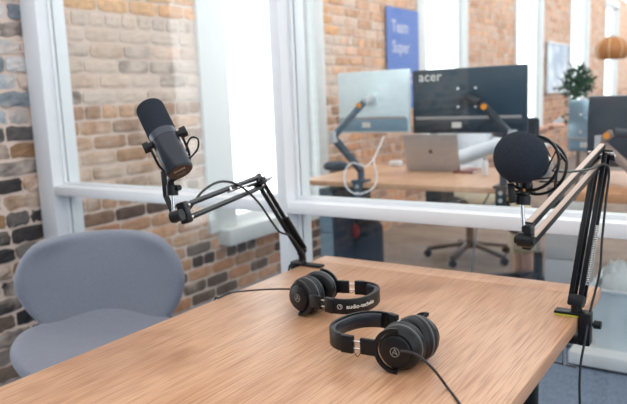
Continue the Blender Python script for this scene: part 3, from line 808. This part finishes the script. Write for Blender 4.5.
for k in range(3): MB().box(((pc0.x+pc1.x)/2, 3.195, .12+.21*k), (pc1.x-pc0.x-.012, .014, .2), bevel=.002).build('drawer', M_LGREY, pd)
for k in range(4): MB().cyl(((pc0.x+pc1.x)/2+(.05 if k % 2 else -.05), 3.28+(.22 if k > 1 else 0), .0), ((pc0.x+pc1.x)/2+(.05 if k % 2 else -.05), 3.28+(.22 if k > 1 else 0), .012), .015).build('foot', M_BLACK, pd)

def monitor(x0, x1, z0, z1, y, label, mshell, mband, yaw=0, logo=True):
    w_, h_ = x1-x0, z1-z0; cx_, cz_ = (x0+x1)/2, (z0+z1)/2
    m = thing('computer_monitor', label, 'monitor', (cx_, y, z0), Matrix.Rotation(yaw, 3, 'Z'), 'monitors behind the glass')
    W = WM[m.name]; r3 = Matrix.Rotation(yaw, 3, 'Z')
    MB().box(W @ V((0, 0, h_/2)), (w_, .028, h_), r3, bevel=.008).build('housing', mshell, m)
    MB().box(W @ V((0, -.016, h_*.13)), (w_*.96, .012, h_*.2), r3, bevel=.004).build('lower_band', mband, m)
    MB().bar(W @ V((-w_*.46, -.021, h_*.245)), W @ V((w_*.46, -.021, h_*.245)), .007, .014, V((0, -.5, 1))).build('ledge_highlight', M_SILVER, m)  # silver colour paints the bright reflection along the housing's ridge
    MB().box(W @ V((0, .0145, h_/2)), (w_-.016, .002, h_-.02), r3).build('screen', mat('screen_glass', (22, 26, 32), .15), m)
    MB().box(W @ V((0, -.020, h_*.55)), (.06, .014, .06), r3, bevel=.003).build('mount_plate', mshell, m)
    for q, v_ in ((-1, -1), (-1, 1), (1, -1), (1, 1)): MB().cyl(W @ V((q*.045, -.012, h_*.55+v_*.045)), W @ V((q*.045, -.019, h_*.55+v_*.045)), .007, .007, 10).build('mount_screw', M_PAPER, m)
    MB().box(W @ V((-.05*w_/.58, -.0235, h_*.135)), (.05, .002, .028), r3).build('rating_label', M_WHITE, m)
    if logo: 
        text_obj('lettering', 'acer', .068, W @ mat4(Matrix(((1, 0, 0), (0, 0, -1), (0, 1, 0))), V((-w_/2+.10, -.0148, h_*.885))), M_WHITE, m, spacing=1.05, bold=.001)
    return m
M_MONL = mat('pearl_monitor_back', (230, 246, 253), .22, metal=.1); M_MONB = mat('black_monitor_back', (36, 58, 72), .33)
M_BANDL = mat('slate_band', (122, 152, 172), .4); M_BANDB = mat('charcoal_band', (24, 38, 50), .35)
mz0, mz1 = 1.031, 1.362
m1 = monitor(-1.957, -1.525, mz0+.004, mz1+.004, 3.2, 'pale silver backed monitor on the arm at the left of the desk', M_MONL, M_BANDL, logo=False)
m2 = monitor(-1.506, -.917, mz0, mz1-.008, 3.2, 'wide black backed monitor with white lettering above the laptop', M_MONB, M_BANDB)
# curved monitor and its neighbour on the right desk
m3_ = thing('computer_monitor', 'large black curved monitor seen from behind on the right desk', 'monitor', (-.30, 3.38, .86), None, 'monitors behind the glass')
path = []
for i in range(25):
    a = -1+2*i/24; x = -.30+.385*a; path.append((V((x, 3.34+.07*a*a, 1.025)), V((0, 1, 0)), V((0, 0, 1))))
MB().strip(path, [(0, -.165), (.02, -.168), (.035, -.168), (.035, .168), (.02, .168), (0, .165), (-.02, .13), (-.028, .08), (-.028, -.08), (-.02, -.13)]).build('housing', mat('curved_black_shell', (40, 44, 52), .35), m3_)
MB().box((-.30, 3.300, 1.0), (.11, .02, .11), bevel=.004).build('mount_plate', M_DGREY, m3_)
m4 = monitor(-.835, -.62, .905, 1.172, 3.66, 'blue silver backed monitor partly behind the curved one', mat('blue_pearl_back', (170, 196, 212), .2, metal=.5), M_BANDL, logo=False)
mst = MB(); mst.cyl((-.727, 3.66, DZ), (-.727, 3.66, DZ+.012), .07).cyl((-.727, 3.66, DZ), (-.727, 3.66, .95), .012); mst.build('stand', M_DGREY, m4)

def mon_arm(label, clamp, pts, m_, vesa):
    a = thing('monitor_arm', label, 'monitor arm', clamp)
    c = MB(); c.box(clamp+V((0, .03, .006)), (.07, .09, .012)); c.box(clamp+V((0, -.008, -.045)), (.05, .012, .11)); c.box(clamp+V((0, .025, -.095)), (.045, .07, .012)); c.cyl(clamp+V((0, .03, .01)), clamp+V((0, .03, .07)), .018); c.build('clamp', m_, a)
    for dz in (-.02, -.055): MB().cyl(clamp+V((0, -.013, dz)), clamp+V((0, -.017, dz)), .010, .010, 14).build('clamp_screw', M_SILVER, a)
    for i, (p, q_) in enumerate(zip(pts, pts[1:])):
        MB().bar(p, q_, .036, .032, bevel=.008).build('arm_segment', m_, a)
    for p in pts[1:-1]: MB().cyl(p-V((0, 0, .028)), p+V((0, 0, .028)), .022).build('joint', M_SILVER, a)
    MB().cyl(pts[-1], vesa+V((0, -.004, 0)), .018, .022).build('swivel_head', M_SILVER if m_ is M_NAVY else M_DGREY, a)
    tdir = (pts[-1]-pts[-2]).normalized()
    MB().cyl(pts[-1]-tdir*.03-V((0, .022, -.004)), pts[-1]-tdir*.03-V((0, .012, -.004)), .014, .014, 16).build('cable_button', M_ORANGE, a)
    return a
c1 = V((-1.734, DY-.003, DZ))
mon_arm('blue grey monitor arm clamped to the desk holding the pale monitor', c1, [c1+V((0, .03, .06)), P(333, 137, 3.33), P(364, 102, 3.33)], M_NAVY, V((-1.741, 3.17, 1.22)))
c2 = V((-.975, DY-.003, DZ))
mon_arm('black monitor arm clamped behind the foam ball holding the black monitor', c2, [c2+V((0, .03, .06)), P(512, 136, 3.05), P(481, 103, 3.12)], M_DGREY, V((-1.21, 3.17, 1.205)))
c3 = V((-.40, DY-.003, DZ))
mon_arm('tan and black monitor arm holding the curved monitor on the right desk', c3, [c3+V((0, .03, .06)), P(600, 142, 2.9), P(613, 132, 2.85)], mat('tan_arm_cover', (150, 126, 112), .4), V((-.30, 3.287, 1.0)))

# laptop
lp = thing('laptop', 'silver laptop with open lid on the office desk below the black monitor', 'laptop', (-1.44, 3.45, DZ))
q0 = atY(409, 165, 3.56); q1 = atY(460, 165, 3.56)
lw = q1.x-q0.x; lcx = (q0.x+q1.x)/2
tl_ = Matrix.Rotation(math.radians(14), 3, 'X')
lm = mat4(tl_, V((lcx-.006, 3.56, DZ+.008)))
MB().box(lm @ V((0, 0, .108)), (lw*1.06, .006, .215), tl_, bevel=.0025).build('lid', M_SILVER, lp)
MB().box((lcx-.006, 3.56+.112, DZ+.008), (lw*1.06, .222, .014), bevel=.003).build('base', M_SILVER, lp)
ap = MB(); ring_ = []
for i in range(28):
    a = 2*math.pi*i/28; r = .0125*(1-.12*max(0, math.cos(a-math.pi/2))**8-.08*max(0, math.cos(a+math.pi/2))**8)
    x, y = r*math.cos(a)*.95, r*math.sin(a)
    if math.hypot(x-.0145, y-.001) < .006: x = min(x, .0095)
    ring_.append((x, y))
am = lm @ mat4(Matrix(((1, 0, 0), (0, 0, -1), (0, 1, 0))), V((0, -.0034, .112)))
ap.prism(ring_, .0006, am)
ap.prism([(.0, .013), (.002, .018), (.0055, .0195), (.0045, .0155)], .0006, am)
ap.build('lid_emblem', mat('dark_emblem', (92, 84, 80), .25), lp)

# small desk things
bt = thing('white_bottle', 'small white bottle on the office desk left of the foam ball', 'bottle', atZ(485, 175, DZ))
bl = bt.location
MB().lathe([(0, 0), (.017, 0), (.018, .004), (.018, .066), (.013, .078), (.009, .082), (0, .082)], Matrix.Translation(bl), 28).build('body', M_PAPER, bt)
MB().lathe([(.0095, .080), (.0105, .081), (.0105, .096), (0, .096)], Matrix.Translation(bl), 24).build('cap', M_LGREY, bt)
nb = atZ(463, 173.5, DZ)
nbk = thing('notebook', 'red brown notebook lying flat on the office desk beside the laptop', 'notebook', nb)
M_RED = mat('red_brown_cover', (128, 66, 52), .5)
MB().box(nb+V((0, .07, .012)), (.116, .146, .002)).box(nb+V((0, .07, .001)), (.116, .146, .002)).box(nb+V((0, -.003, .0065)), (.116, .002, .013)).build('cover', M_RED, nbk)
MB().box(nb+V((0, .07, .0065)), (.11, .14, .009)).build('pages', M_PAPER, nbk)
wa = atZ(396, 166, DZ)
ad = thing('power_adapter', 'small white power adapter on the office desk left of the laptop', 'adapter', wa)
MB().box(wa+V((0, 0, .017)), (.075, .05, .033), bevel=.006).build('body', M_PAPER, ad)
MB().tube([wa+V((.037, 0, .012)), wa+V((.1, .02, .004)), wa+V((.2, .06, .004)), wa+V((.30, .03, .004))], .0022, 6).build('cord', M_PAPER, ad)
dh = atZ(331, 170, DZ)
hat = thing('rounded_case', 'low dark slate rounded case lying at the left end of the office desk', 'case', dh)
MB().lathe([(0, .046), (.055, .044), (.072, .036), (.080, .022), (.078, .006), (.070, 0), (0, 0)], Matrix.Translation(dh+V((0, .06, .0))), 32).build('shell', mat('dark_slate_felt', (52, 66, 78), .9), hat)
wc = MB()
wc.tube([P(374, 158, 3.52), P(366, 166, 3.42), P(352, 163, 3.40), P(345, 172, 3.38), P(346, 186, 3.36), P(356, 194, 3.35), P(372, 189, 3.36), P(377, 177, 3.38), P(374, 160, 3.45), P(380, 146, 3.6), P(384, 136, 3.7)], .004, 8)
tag(wc.build('power_cable', M_PAPER), 'white cable looped around the clamp of the left monitor arm', 'cable')
yc = MB(); yc.tube([P(478, 214, 3.5), P(494, 204.5, 3.48), P(507, 199, 3.46)], .0085, 8)
yc = yc.build('cable_sleeve', M_PAPER); tag(yc, 'white tube with a yellow end hanging below the office desk', 'cable')
MB().tube([P(505, 199.8, 3.46), P(512, 197, 3.45), P(518, 192, 3.44), P(520, 180, 3.44), P(519, 172, 3.50)], .0095, 8).build('yellow_end', mat('yellow_tape', (236, 204, 50), .5), yc)
gc = MB(); gc.tube([P(497, 176, 3.6), P(491, 190, 3.6), P(482, 208, 3.6), P(476, 232, 3.6), atZ(470, 290, .01)], .006, 8)
tag(gc.build('hanging_cable', M_LGREY), 'pale grey cable dropping from the office desk edge to the floor', 'cable')

# storage bin with crumpled plastic, low at right
b0 = atY(590, 288, 3.05); bz = b0.z
bn = thing('storage_bin', 'pale translucent storage bin on a white tray at the right behind the glass', 'storage bin', (b0.x+.3, 3.2, 0))
M_BIN = mat('pale_blue_plastic', (206, 216, 222), .3, var=.25, scale=9, bump=.5, bscale=14)
bb = MB(); x0, x1, y0, y1 = b0.x+.0, b0.x+.62, 3.03, 3.45; tpr = .03
def wallq(pts):
    vs = [bb.bm.verts.new(p) for p in pts]; bb.bm.faces.new(vs)
for th in (0, .006):
    a = [V((x0+tpr+th, y0+tpr+th, .075)), V((x1-tpr-th, y0+tpr+th, .075)), V((x1-tpr-th, y1-tpr-th, .075)), V((x0+tpr+th, y1-tpr-th, .075))]
    c = [V((x0+th, y0+th, bz)), V((x1-th, y0+th, bz)), V((x1-th, y1-th, bz)), V((x0+th, y1-th, bz))]
    for k in range(4): wallq([a[k], a[(k+1) % 4], c[(k+1) % 4], c[k]])
    wallq(a)
bb.build('body', M_BIN, bn, 0)
rm_ = MB()
for p, s_ in (((x0+x1)/2, y0), (x1-x0, .024)), (((x0+x1)/2, y1), (x1-x0, .024)): rm_.box((p[0], p[1], bz), (s_[0], s_[1], .012), bevel=.003)
for xx in (x0, x1): rm_.box((xx, (y0+y1)/2, bz), (.024, y1-y0, .012), bevel=.003)
rm_.build('rim', mat('pale_rim', (206, 214, 218), .35), bn)
MB().box(((x0+x1)/2, 3.22, .045), (x1-x0+.14, .5, .06), bevel=.006).build('tray', M_PAPER, bn)
MB().box(((x0+x1)/2, 3.22, .0075), (x1-x0+.06, .46, .015)).build('tray_base', M_DGREY, bn)
pa = MB().sphere((0, 0, 0), 1, u=24, v=16)
for v in pa.bm.verts:
    n_ = math.sin(v.co.x*9+v.co.y*5)*.08+math.sin(v.co.z*11+v.co.x*7)*.07
    v.co = V((v.co.x*(.085+.02*n_), v.co.y*.09, v.co.z*.17))*(1+n_) + V((b0.x+.09, 3.22, .28))
tag(pa.build('crumpled_sack', mat('white_sack', (226, 231, 233), .6, bump=.5, bscale=20)), 'crumpled white sack standing up out of the storage bin', 'sack')
bw = V((b0.x+.33, 3.24, .235))
MB_b = MB().lathe([(0, 0), (.08, 0), (.115, .09), (.125, .12), (.119, .12), (.11, .09), (.075, .01), (0, .01)], Matrix.Translation(bw), 32)
tag(MB_b.build('plastic_bowl', mat('slate_blue_plastic', (104, 128, 150), .4)), 'slate blue bowl lying inside the storage bin', 'bowl')

# backpack under the desk
bp = thing('backpack', 'dark navy backpack with a red patch on the floor under the office desk', 'backpack', (atY(363, 245, 3.4).x, 3.42, 0))
bx_ = atY(363, 245, 3.4).x+1.655
o = MB().box((-1.655+bx_, 3.44, .25), (.20, .16, .50), bevel=.06, seg=4)
for v in o.bm.verts: v.co.z = max(v.co.z, .004)
o.build('body', mat('navy_nylon', (34, 44, 60), .7, bump=.3, bscale=60), bp)
MB().box((-1.65+bx_, 3.345, .16), (.15, .05, .22), bevel=.022, seg=3).build('pocket', mat('navy_nylon_dark', (26, 34, 48), .7), bp)
rp_ = atY(355, 231, 3.35)
MB().sphere((rp_.x, 3.355, rp_.z), 1, (.03, .016, .045), u=16, v=10).build('patch', mat('red_cloth', (150, 44, 48), .7), bp)
MB().tube([(-1.69+bx_, 3.44, .49), (-1.655+bx_, 3.44, .54), (-1.62+bx_, 3.44, .49)], .008, 8).build('handle', M_RUBBER, bp)

# office chairs
M_BASE = mat('taupe_chair_metal', (86, 74, 68), .45, metal=.2)
def office_chair(c, ang, base_rot, label, zback, mback, m_base, hub=.1, bw_=.22, bh_=.22):
    r3 = Matrix.Rotation(ang, 3, 'Z'); o = thing('office_chair', label, 'chair', (c.x, c.y, 0), r3); W = WM[o.name]
    for k in range(5):
        a = base_rot+2*math.pi*k/5; d = Matrix.Rotation(-ang, 3, 'Z') @ V((math.cos(a), math.sin(a), 0))
        lg = MB().bar(W @ V((0, 0, hub+.02)), W @ (d*.315+V((0, 0, .065))), .05, .03, bevel=.008).build('leg', m_base, o)
        MB().cyl(W @ (d*.315+V((0, -.014, .028))), W @ (d*.315+V((0, .014, .028))), .027, .027, 16).cyl(W @ (d*.315+V((0, 0, .03))), W @ (d*.315+V((0, 0, .066))), .008).build('caster', M_BLACK, lg)
    MB().cyl(W @ V((0, 0, hub-.02)), W @ V((0, 0, .26)), .03, .028).build('hub', m_base, o)
    MB().cyl(W @ V((0, 0, .24)), W @ V((0, 0, .42)), .016).build('gas_lift', M_SILVER, o)
    MB().box(W @ V((0, 0, .455)), (.46, .44, .07), r3, bevel=.03).build('seat', mback, o)
    path = []
    for i in range(13):
        a = -1+2*i/12; path.append((W @ V((bw_*a, .23-.05*a*a, zback-bh_)), r3 @ V((0, 1, 0)), V((0, 0, 1))))
    MB().strip(path, [(0, -bh_+.02), (.03, -bh_+.02), (.035, -bh_*.5), (.035, bh_-.03), (.02, bh_-.005), (0, bh_-.02)]).build('backrest', mback, o)
    MB().tube([W @ V((0, .1, .43)), W @ V((0, .24, .46)), W @ V((0, .28, zback-bh_))], .018, 8).build('back_support', M_BLACK, o)
    return o
M_MESH = mat('black_mesh_fabric', (30, 36, 44), .8)
c0 = atZ(470, 258, 0)
office_chair(c0, math.radians(50), math.radians(-20), 'taupe based swivel office chair of the person at the desk', .95, M_MESH, M_BASE)
cc = atY(539, 200, 4.02)
office_chair(V((cc.x, 4.02, 0)), math.radians(152), .6, 'black mesh office chair standing behind the wide black monitor', 1.085, M_MESH, M_DGREY, bw_=.165, bh_=.07)

# ------------------------------------------------------------------ person at the desk
def skin_body(nodes, edges, name, material, parent, root=0, sub=2):
    me = bpy.data.meshes.new(name); me.from_pydata([WM[parent.name].inverted() @ V(n_[0]) for n_ in nodes], edges, [])
    o = bpy.data.objects.new(name, me); COL.objects.link(o); o.parent = parent; WM[o.name] = WM[parent.name].copy()
    sk = o.modifiers.new('k', 'SKIN'); sk.use_smooth_shade = True
    for i, n_ in enumerate(nodes):
        r = n_[1]; me.skin_vertices[0].data[i].radius = (r, r) if not isinstance(r, tuple) else r
    me.skin_vertices[0].data[root].use_root = True
    s = o.modifiers.new('u', 'SUBSURF'); s.levels = sub; s.render_levels = sub
    mods_apply(o); o.data.materials.clear(); o.data.materials.append(material)
    return o
pr = thing('person', 'seated person in white shirt and beige trousers mostly hidden behind the monitors', 'person', (c0.x, c0.y, 0))
M_SKIN = mat('skin', (230, 180, 158), .5); M_SHIRT = mat('white_shirt', (226, 232, 240), .8, var=.08, scale=14, bump=.6, bscale=22)
M_TROU = mat('beige_trousers', (222, 208, 180), .85, var=.1, bump=.5, bscale=40)
f_ = V((math.cos(math.radians(-40)), math.sin(math.radians(-40)), 0)); s_ = V((-f_.y, f_.x, 0))   # faces desk and photo right; s_ = his left
O = V((c0.x, c0.y, 0))
def L(fw, lf, z): return O+f_*fw+s_*lf+V((0, 0, z))
an = atZ(519, 276, .06); an2 = atZ(528, 277, .06)
feet = [V((an.x, an.y, .075)), V((an2.x, an2.y, .075))]
hipL, hipR = L(.02, .09, .53), L(.02, -.09, .53)
kneL, kneR = (feet[0]-f_*.02)+V((0, 0, .43))-f_*.03+s_*.02, (feet[1]-f_*.02)+V((0, 0, .43))-f_*.03-s_*.02
handp = P(553.5, 128, 4.0); handl = L(.40, .18, .80)
elbR = L(.12, -.27, .74); elbL = L(.10, .27, .74)
nodes = [(L(0, 0, .54), .13), (L(-.02, 0, .72), .115), (L(-.03, 0, .90), .125), (L(-.03, 0, 1.03), .10), (L(-.02, 0, 1.09), .05), (L(0, 0, 1.15), .05), (L(.02, 0, 1.23), (.078, .095)), (L(.01, 0, 1.31), (.07, .085)),
         (L(-.03, .17, 1.00), .052), (elbL, .040), (handl, .026), (L(-.03, -.17, 1.00), .052), (elbR, .040), (handp-f_*.05, .026),
         (hipL, .085), (kneL, .06), (feet[0]+V((0, 0, .06)), .034), (feet[0]+f_*.0, .036), (hipR, .085), (kneR, .06), (feet[1]+V((0, 0, .06)), .034), (feet[1]+f_*.0, .036)]
edges = [(0, 1), (1, 2), (2, 3), (3, 4), (4, 5), (5, 6), (6, 7), (3, 8), (8, 9), (9, 10), (3, 11), (11, 12), (12, 13), (0, 14), (14, 15), (15, 16), (16, 17), (0, 18), (18, 19), (19, 20), (20, 21)]
body = skin_body(nodes, edges, 'body', M_SKIN, pr)
def hand(w_, d_, side, name):
    b = d_.normalized(); sdv = b.cross(V((0, 0, 1))).normalized()*side; dn = V((0, 0, -1))
    ns = [(w_, .02), (w_+b*.05, (.036, .018))]; es = [(0, 1)]
    for k in range(4):
        r0 = w_+b*.07+sdv*(.026-.017*k); ln = [.066, .074, .070, .054][k]; i0 = len(ns)
        ns += [(r0, .010), (r0+b*ln*.5+dn*.008, .009), (r0+b*ln*.85+dn*.03, .008)]; es += [(1, i0), (i0, i0+1), (i0+1, i0+2)]
    i0 = len(ns); ns += [(w_+b*.03+sdv*.03, .011), (w_+b*.065+sdv*.045+dn*.012, .009)]; es += [(0, i0), (i0, i0+1)]
    return skin_body(ns, es, name, M_SKIN, pr, 0, 2)
hand(handp-f_*.05, f_+V((0, 0, .3)), -1, 'hand'); hand(handl, f_, 1, 'hand')
sh = [(L(0, 0, .56), .145), (L(-.02, 0, .72), .135), (L(-.03, 0, .90), .145), (L(-.03, 0, 1.03), .112), (L(-.025, 0, 1.085), .062),
      (L(-.03, .17, 1.00), .068), (elbL, .058), (handl-(handl-elbL).normalized()*.04, .042), (L(-.03, -.17, 1.00), .068), (elbR, .058), (handp-f_*.05-(handp-elbR).normalized()*.05, .042)]
skin_body(sh, [(0, 1), (1, 2), (2, 3), (3, 4), (3, 5), (5, 6), (6, 7), (3, 8), (8, 9), (9, 10)], 'shirt', M_SHIRT, pr)
tr = [(L(0, 0, .53), .145), (hipL, .098), (kneL, .078), (feet[0]+V((0, 0, .12)), .06), (hipR, .098), (kneR, .078), (feet[1]+V((0, 0, .12)), .06)]
skin_body(tr, [(0, 1), (1, 2), (2, 3), (0, 4), (4, 5), (5, 6)], 'trousers', M_TROU, pr)
for ft in feet:
    skin_body([(ft+V((0, 0, -.03))-f_*.05, .036), (ft+V((0, 0, -.035))+f_*.07, (.036, .034)), (ft+V((0, 0, -.045))+f_*.16, (.036, .026))], [(0, 1), (1, 2)], 'shoe', M_BLACK, pr)
hc = L(.02, 0, 1.25)
hr = MB().sphere(hc+V((0, 0, .035))-f_*.012, 1, (.098, .092, .105), Matrix((f_, s_, V((0, 0, 1)))).transposed(), 24, 16)
dl_ = [v for v in hr.bm.verts if (v.co-hc).dot(f_) > .045 and v.co.z < hc.z+.07 or v.co.z < hc.z-.045]
bmesh.ops.delete(hr.bm, geom=dl_, context='VERTS'); hr.build('hair', mat('brown_hair', (70, 50, 40), .7, bump=.6, bscale=120), pr)
fa = MB()
for q in (-1, 1): fa.sphere(hc+f_*.086+s_*q*.032+V((0, 0, .005)), .010)
fa.build('eyes', M_DGREY, pr)
fa = MB(); fa.sphere(hc+f_*.098-V((0, 0, .022)), 1, (.016, .013, .026), Matrix((f_, s_, V((0, 0, 1)))).transposed()); fa.build('nose', M_SKIN, pr)
fa = MB(); fa.sphere(hc+f_*.088-V((0, 0, .058)), 1, (.008, .022, .006), Matrix((f_, s_, V((0, 0, 1)))).transposed()); fa.build('mouth', mat('lips', (180, 104, 96), .5), pr)
for q in (-1, 1): MB().sphere(hc+s_*q*.088-V((0, 0, .008)), 1, (.022, .010, .032), Matrix((f_, s_, V((0, 0, 1)))).transposed()).build('ear', M_SKIN, pr)
ph = thing('phone', 'pale grey phone held up in the hand of the seated person', 'phone', P(558, 122, 3.98))
px_ = (CR*.75+CU*.66).normalized(); py_ = CF.cross(px_).normalized(); r3 = Matrix((px_, py_, CF)).transposed()
MB().box(ph.location, (.066, .034, .012), r3, bevel=.004).build('shell', mat('pale_grey_shell', (190, 198, 208), .35), ph)
MB().box(ph.location+py_*-.0-CF*-.0065, (.060, .030, .002), r3).build('screen', mat('screen_glass', (22, 26, 32), .15), ph)

# ------------------------------------------------------------------ on the far wall
pz1 = 1.24+.768
po = thing('poster', 'blue poster with pale lettering on the brick wall above the pale monitor', 'poster', (WX+.02, 5.72, 1.1))
MB().box((WX+.022, 5.725, (1.1+pz1)/2), (.006, .66, pz1-1.1)).build('sheet', mat('poster_blue', (84, 120, 196), .6, var=.08), po)
PM = lambda y, z: mat4(Matrix(((0, 0, 1), (1, 0, 0), (0, 1, 0))), V((WX+.0255, y, z)))
M_PALE = mat('pale_print', (188, 190, 216), .6); M_PINK = mat('pink_print', (176, 164, 206), .6)
text_obj('lettering', 'Team', .15, PM(5.66, pz1-.17), M_PALE, po, bold=.004)
text_obj('lettering', 'Super', .15, PM(5.67, pz1-.35), M_PALE, po, bold=.004)
for k, wd in enumerate((.46, .46, .26)):
    MB().box((WX+.026, 5.5+wd/2, pz1-.60-.062*k), (.002, wd, .03)).build('print_line', M_PINK, po)
pt = thing('framed_print', 'blue and white picture on the brick pier between two far windows', 'picture', (WX+.02, 11.4, 1.15))
y0_, y1_, z0_, z1_ = 10.72, 12.05, 1.17, 1.93
fr_ = MB()
for zz in (z0_, z1_): fr_.box((WX+.03, (y0_+y1_)/2, zz), (.03, y1_-y0_, .03))
for yy in (y0_, y1_): fr_.box((WX+.03, yy, (z0_+z1_)/2), (.03, .03, z1_-z0_))
fr_.build('frame', mat('pale_frame', (196, 206, 216), .4), pt)
def print_mat():
    m = bpy.data.materials.new('cloudy_print'); m.use_nodes = True; nt = m.node_tree; b = nt.nodes['Principled BSDF']; b.inputs['Roughness'].default_value = .4
    tc = nt.nodes.new('ShaderNodeTexCoord'); n_ = nt.nodes.new('ShaderNodeTexNoise'); n_.inputs['Scale'].default_value = 2.6; n_.inputs['Detail'].default_value = 2
    r = nt.nodes.new('ShaderNodeValToRGB'); r.color_ramp.elements[0].position = .4; r.color_ramp.elements[1].position = .6
    r.color_ramp.elements[0].color = lin((116, 138, 168)); r.color_ramp.elements[1].color = lin((208, 216, 228))
    nt.links.new(tc.outputs['Object'], n_.inputs['Vector']); nt.links.new(n_.outputs['Fac'], r.inputs[0]); nt.links.new(r.outputs[0], b.inputs['Base Color']); return m
MB().box((WX+.026, (y0_+y1_)/2, (z0_+z1_)/2), (.006, y1_-y0_-.02, z1_-z0_-.02)).build('picture_sheet', print_mat(), pt, 0)
MB().box((WX+.034, (y0_+y1_)/2+.15, z0_+.04), (.012, .9, .09)).build('lower_panel', M_DGREY, pt)

# pendant lamp
pl = P(612, 50, 5.6)
lm_ = thing('pendant_lamp', 'golden globe pendant lamp hanging at the top right above the far desk', 'lamp', pl)
R2 = .135
M_GOLD = mat('golden_wood_veneer', (180, 114, 48), .3, var=.3, scale=9)
gores = MB()
prof = [(R2*math.sin(math.pi*(.06+.66*i/16)), R2*math.cos(math.pi*(.06+.66*i/16))*.86) for i in range(17)]
gores.lathe(prof, Matrix.Translation(pl), 40); gores.lathe([(r*.97, h_) for r, h_ in prof], Matrix.Translation(pl), 40)
gores.build('lamp_shade', M_GOLD, lm_)
gr = MB()
for k in range(8):
    a = 2*math.pi*k/8
    gr.tube([pl+V((r*1.005*math.cos(a), r*1.005*math.sin(a), h_)) for r, h_ in prof], .004, 6, sub=1)
gr.build('shade_rib', mat('pale_veneer', (226, 190, 140), .4), lm_)
MB().cyl(pl+V((0, 0, R2*.8)), pl+V((0, 0, R2*.95)), .02).build('cap', M_STEEL, lm_)
MB().cyl(pl+V((0, 0, R2*.9)), pl+V((0, 0, 1.9)), .0035, .0035, 8).build('cord', M_PAPER, lm_)
MB().sphere(pl-V((0, 0, .01)), .045).build('bulb', M_PAPER, lm_)

# plant
pc = P(577, 80, 5.0)
pp = thing('potted_plant', 'leafy green potted plant rising behind the monitors at right', 'plant', (pc.x, pc.y, 0))
MB().lathe([(0, 0), (.13, 0), (.16, .3), (.17, .32), (.15, .32), (.14, .28), (0, .28)], Matrix.Translation((pc.x, pc.y, 0)), 32).build('pot', M_LGREY, pp)
MB().tube([(pc.x, pc.y, .28), (pc.x+.02, pc.y, .7), (pc.x-.01, pc.y, 1.1), (pc.x, pc.y, pc.z)], .014, 8).build('stem', mat('bark', (96, 74, 56), .8), pp)
fo = MB(); rnd = random.Random(3)
for k in range(620):
    u = rnd.gauss(0, 1), rnd.gauss(0, 1), rnd.gauss(0, 1); n_ = math.sqrt(sum(c*c for c in u)) or 1
    rr = rnd.random()**.5
    c = pc+V((u[0]/n_*.115*rr, u[1]/n_*.115*rr, u[2]/n_*.135*rr-.01))
    if rnd.random() < .25: c.z -= rnd.random()*.3
    d = V((rnd.gauss(0, 1), rnd.gauss(0, 1), rnd.gauss(0, .6)+.2)).normalized(); sd_ = d.cross(V((rnd.random(), rnd.random(), rnd.random()+.2))).normalized()
    l_ = rnd.uniform(.035, .06); up_ = d.cross(sd_)*.006
    vs = [fo.bm.verts.new(p) for p in (c, c+d*l_*.5+sd_*l_*.24+up_, c+d*l_, c+d*l_*.5-sd_*l_*.24+up_)]
    fo.bm.faces.new(vs)
fo.build('leaves', mat('green_leaf', (50, 86, 40), .5, var=.45, scale=22), pp, 0)
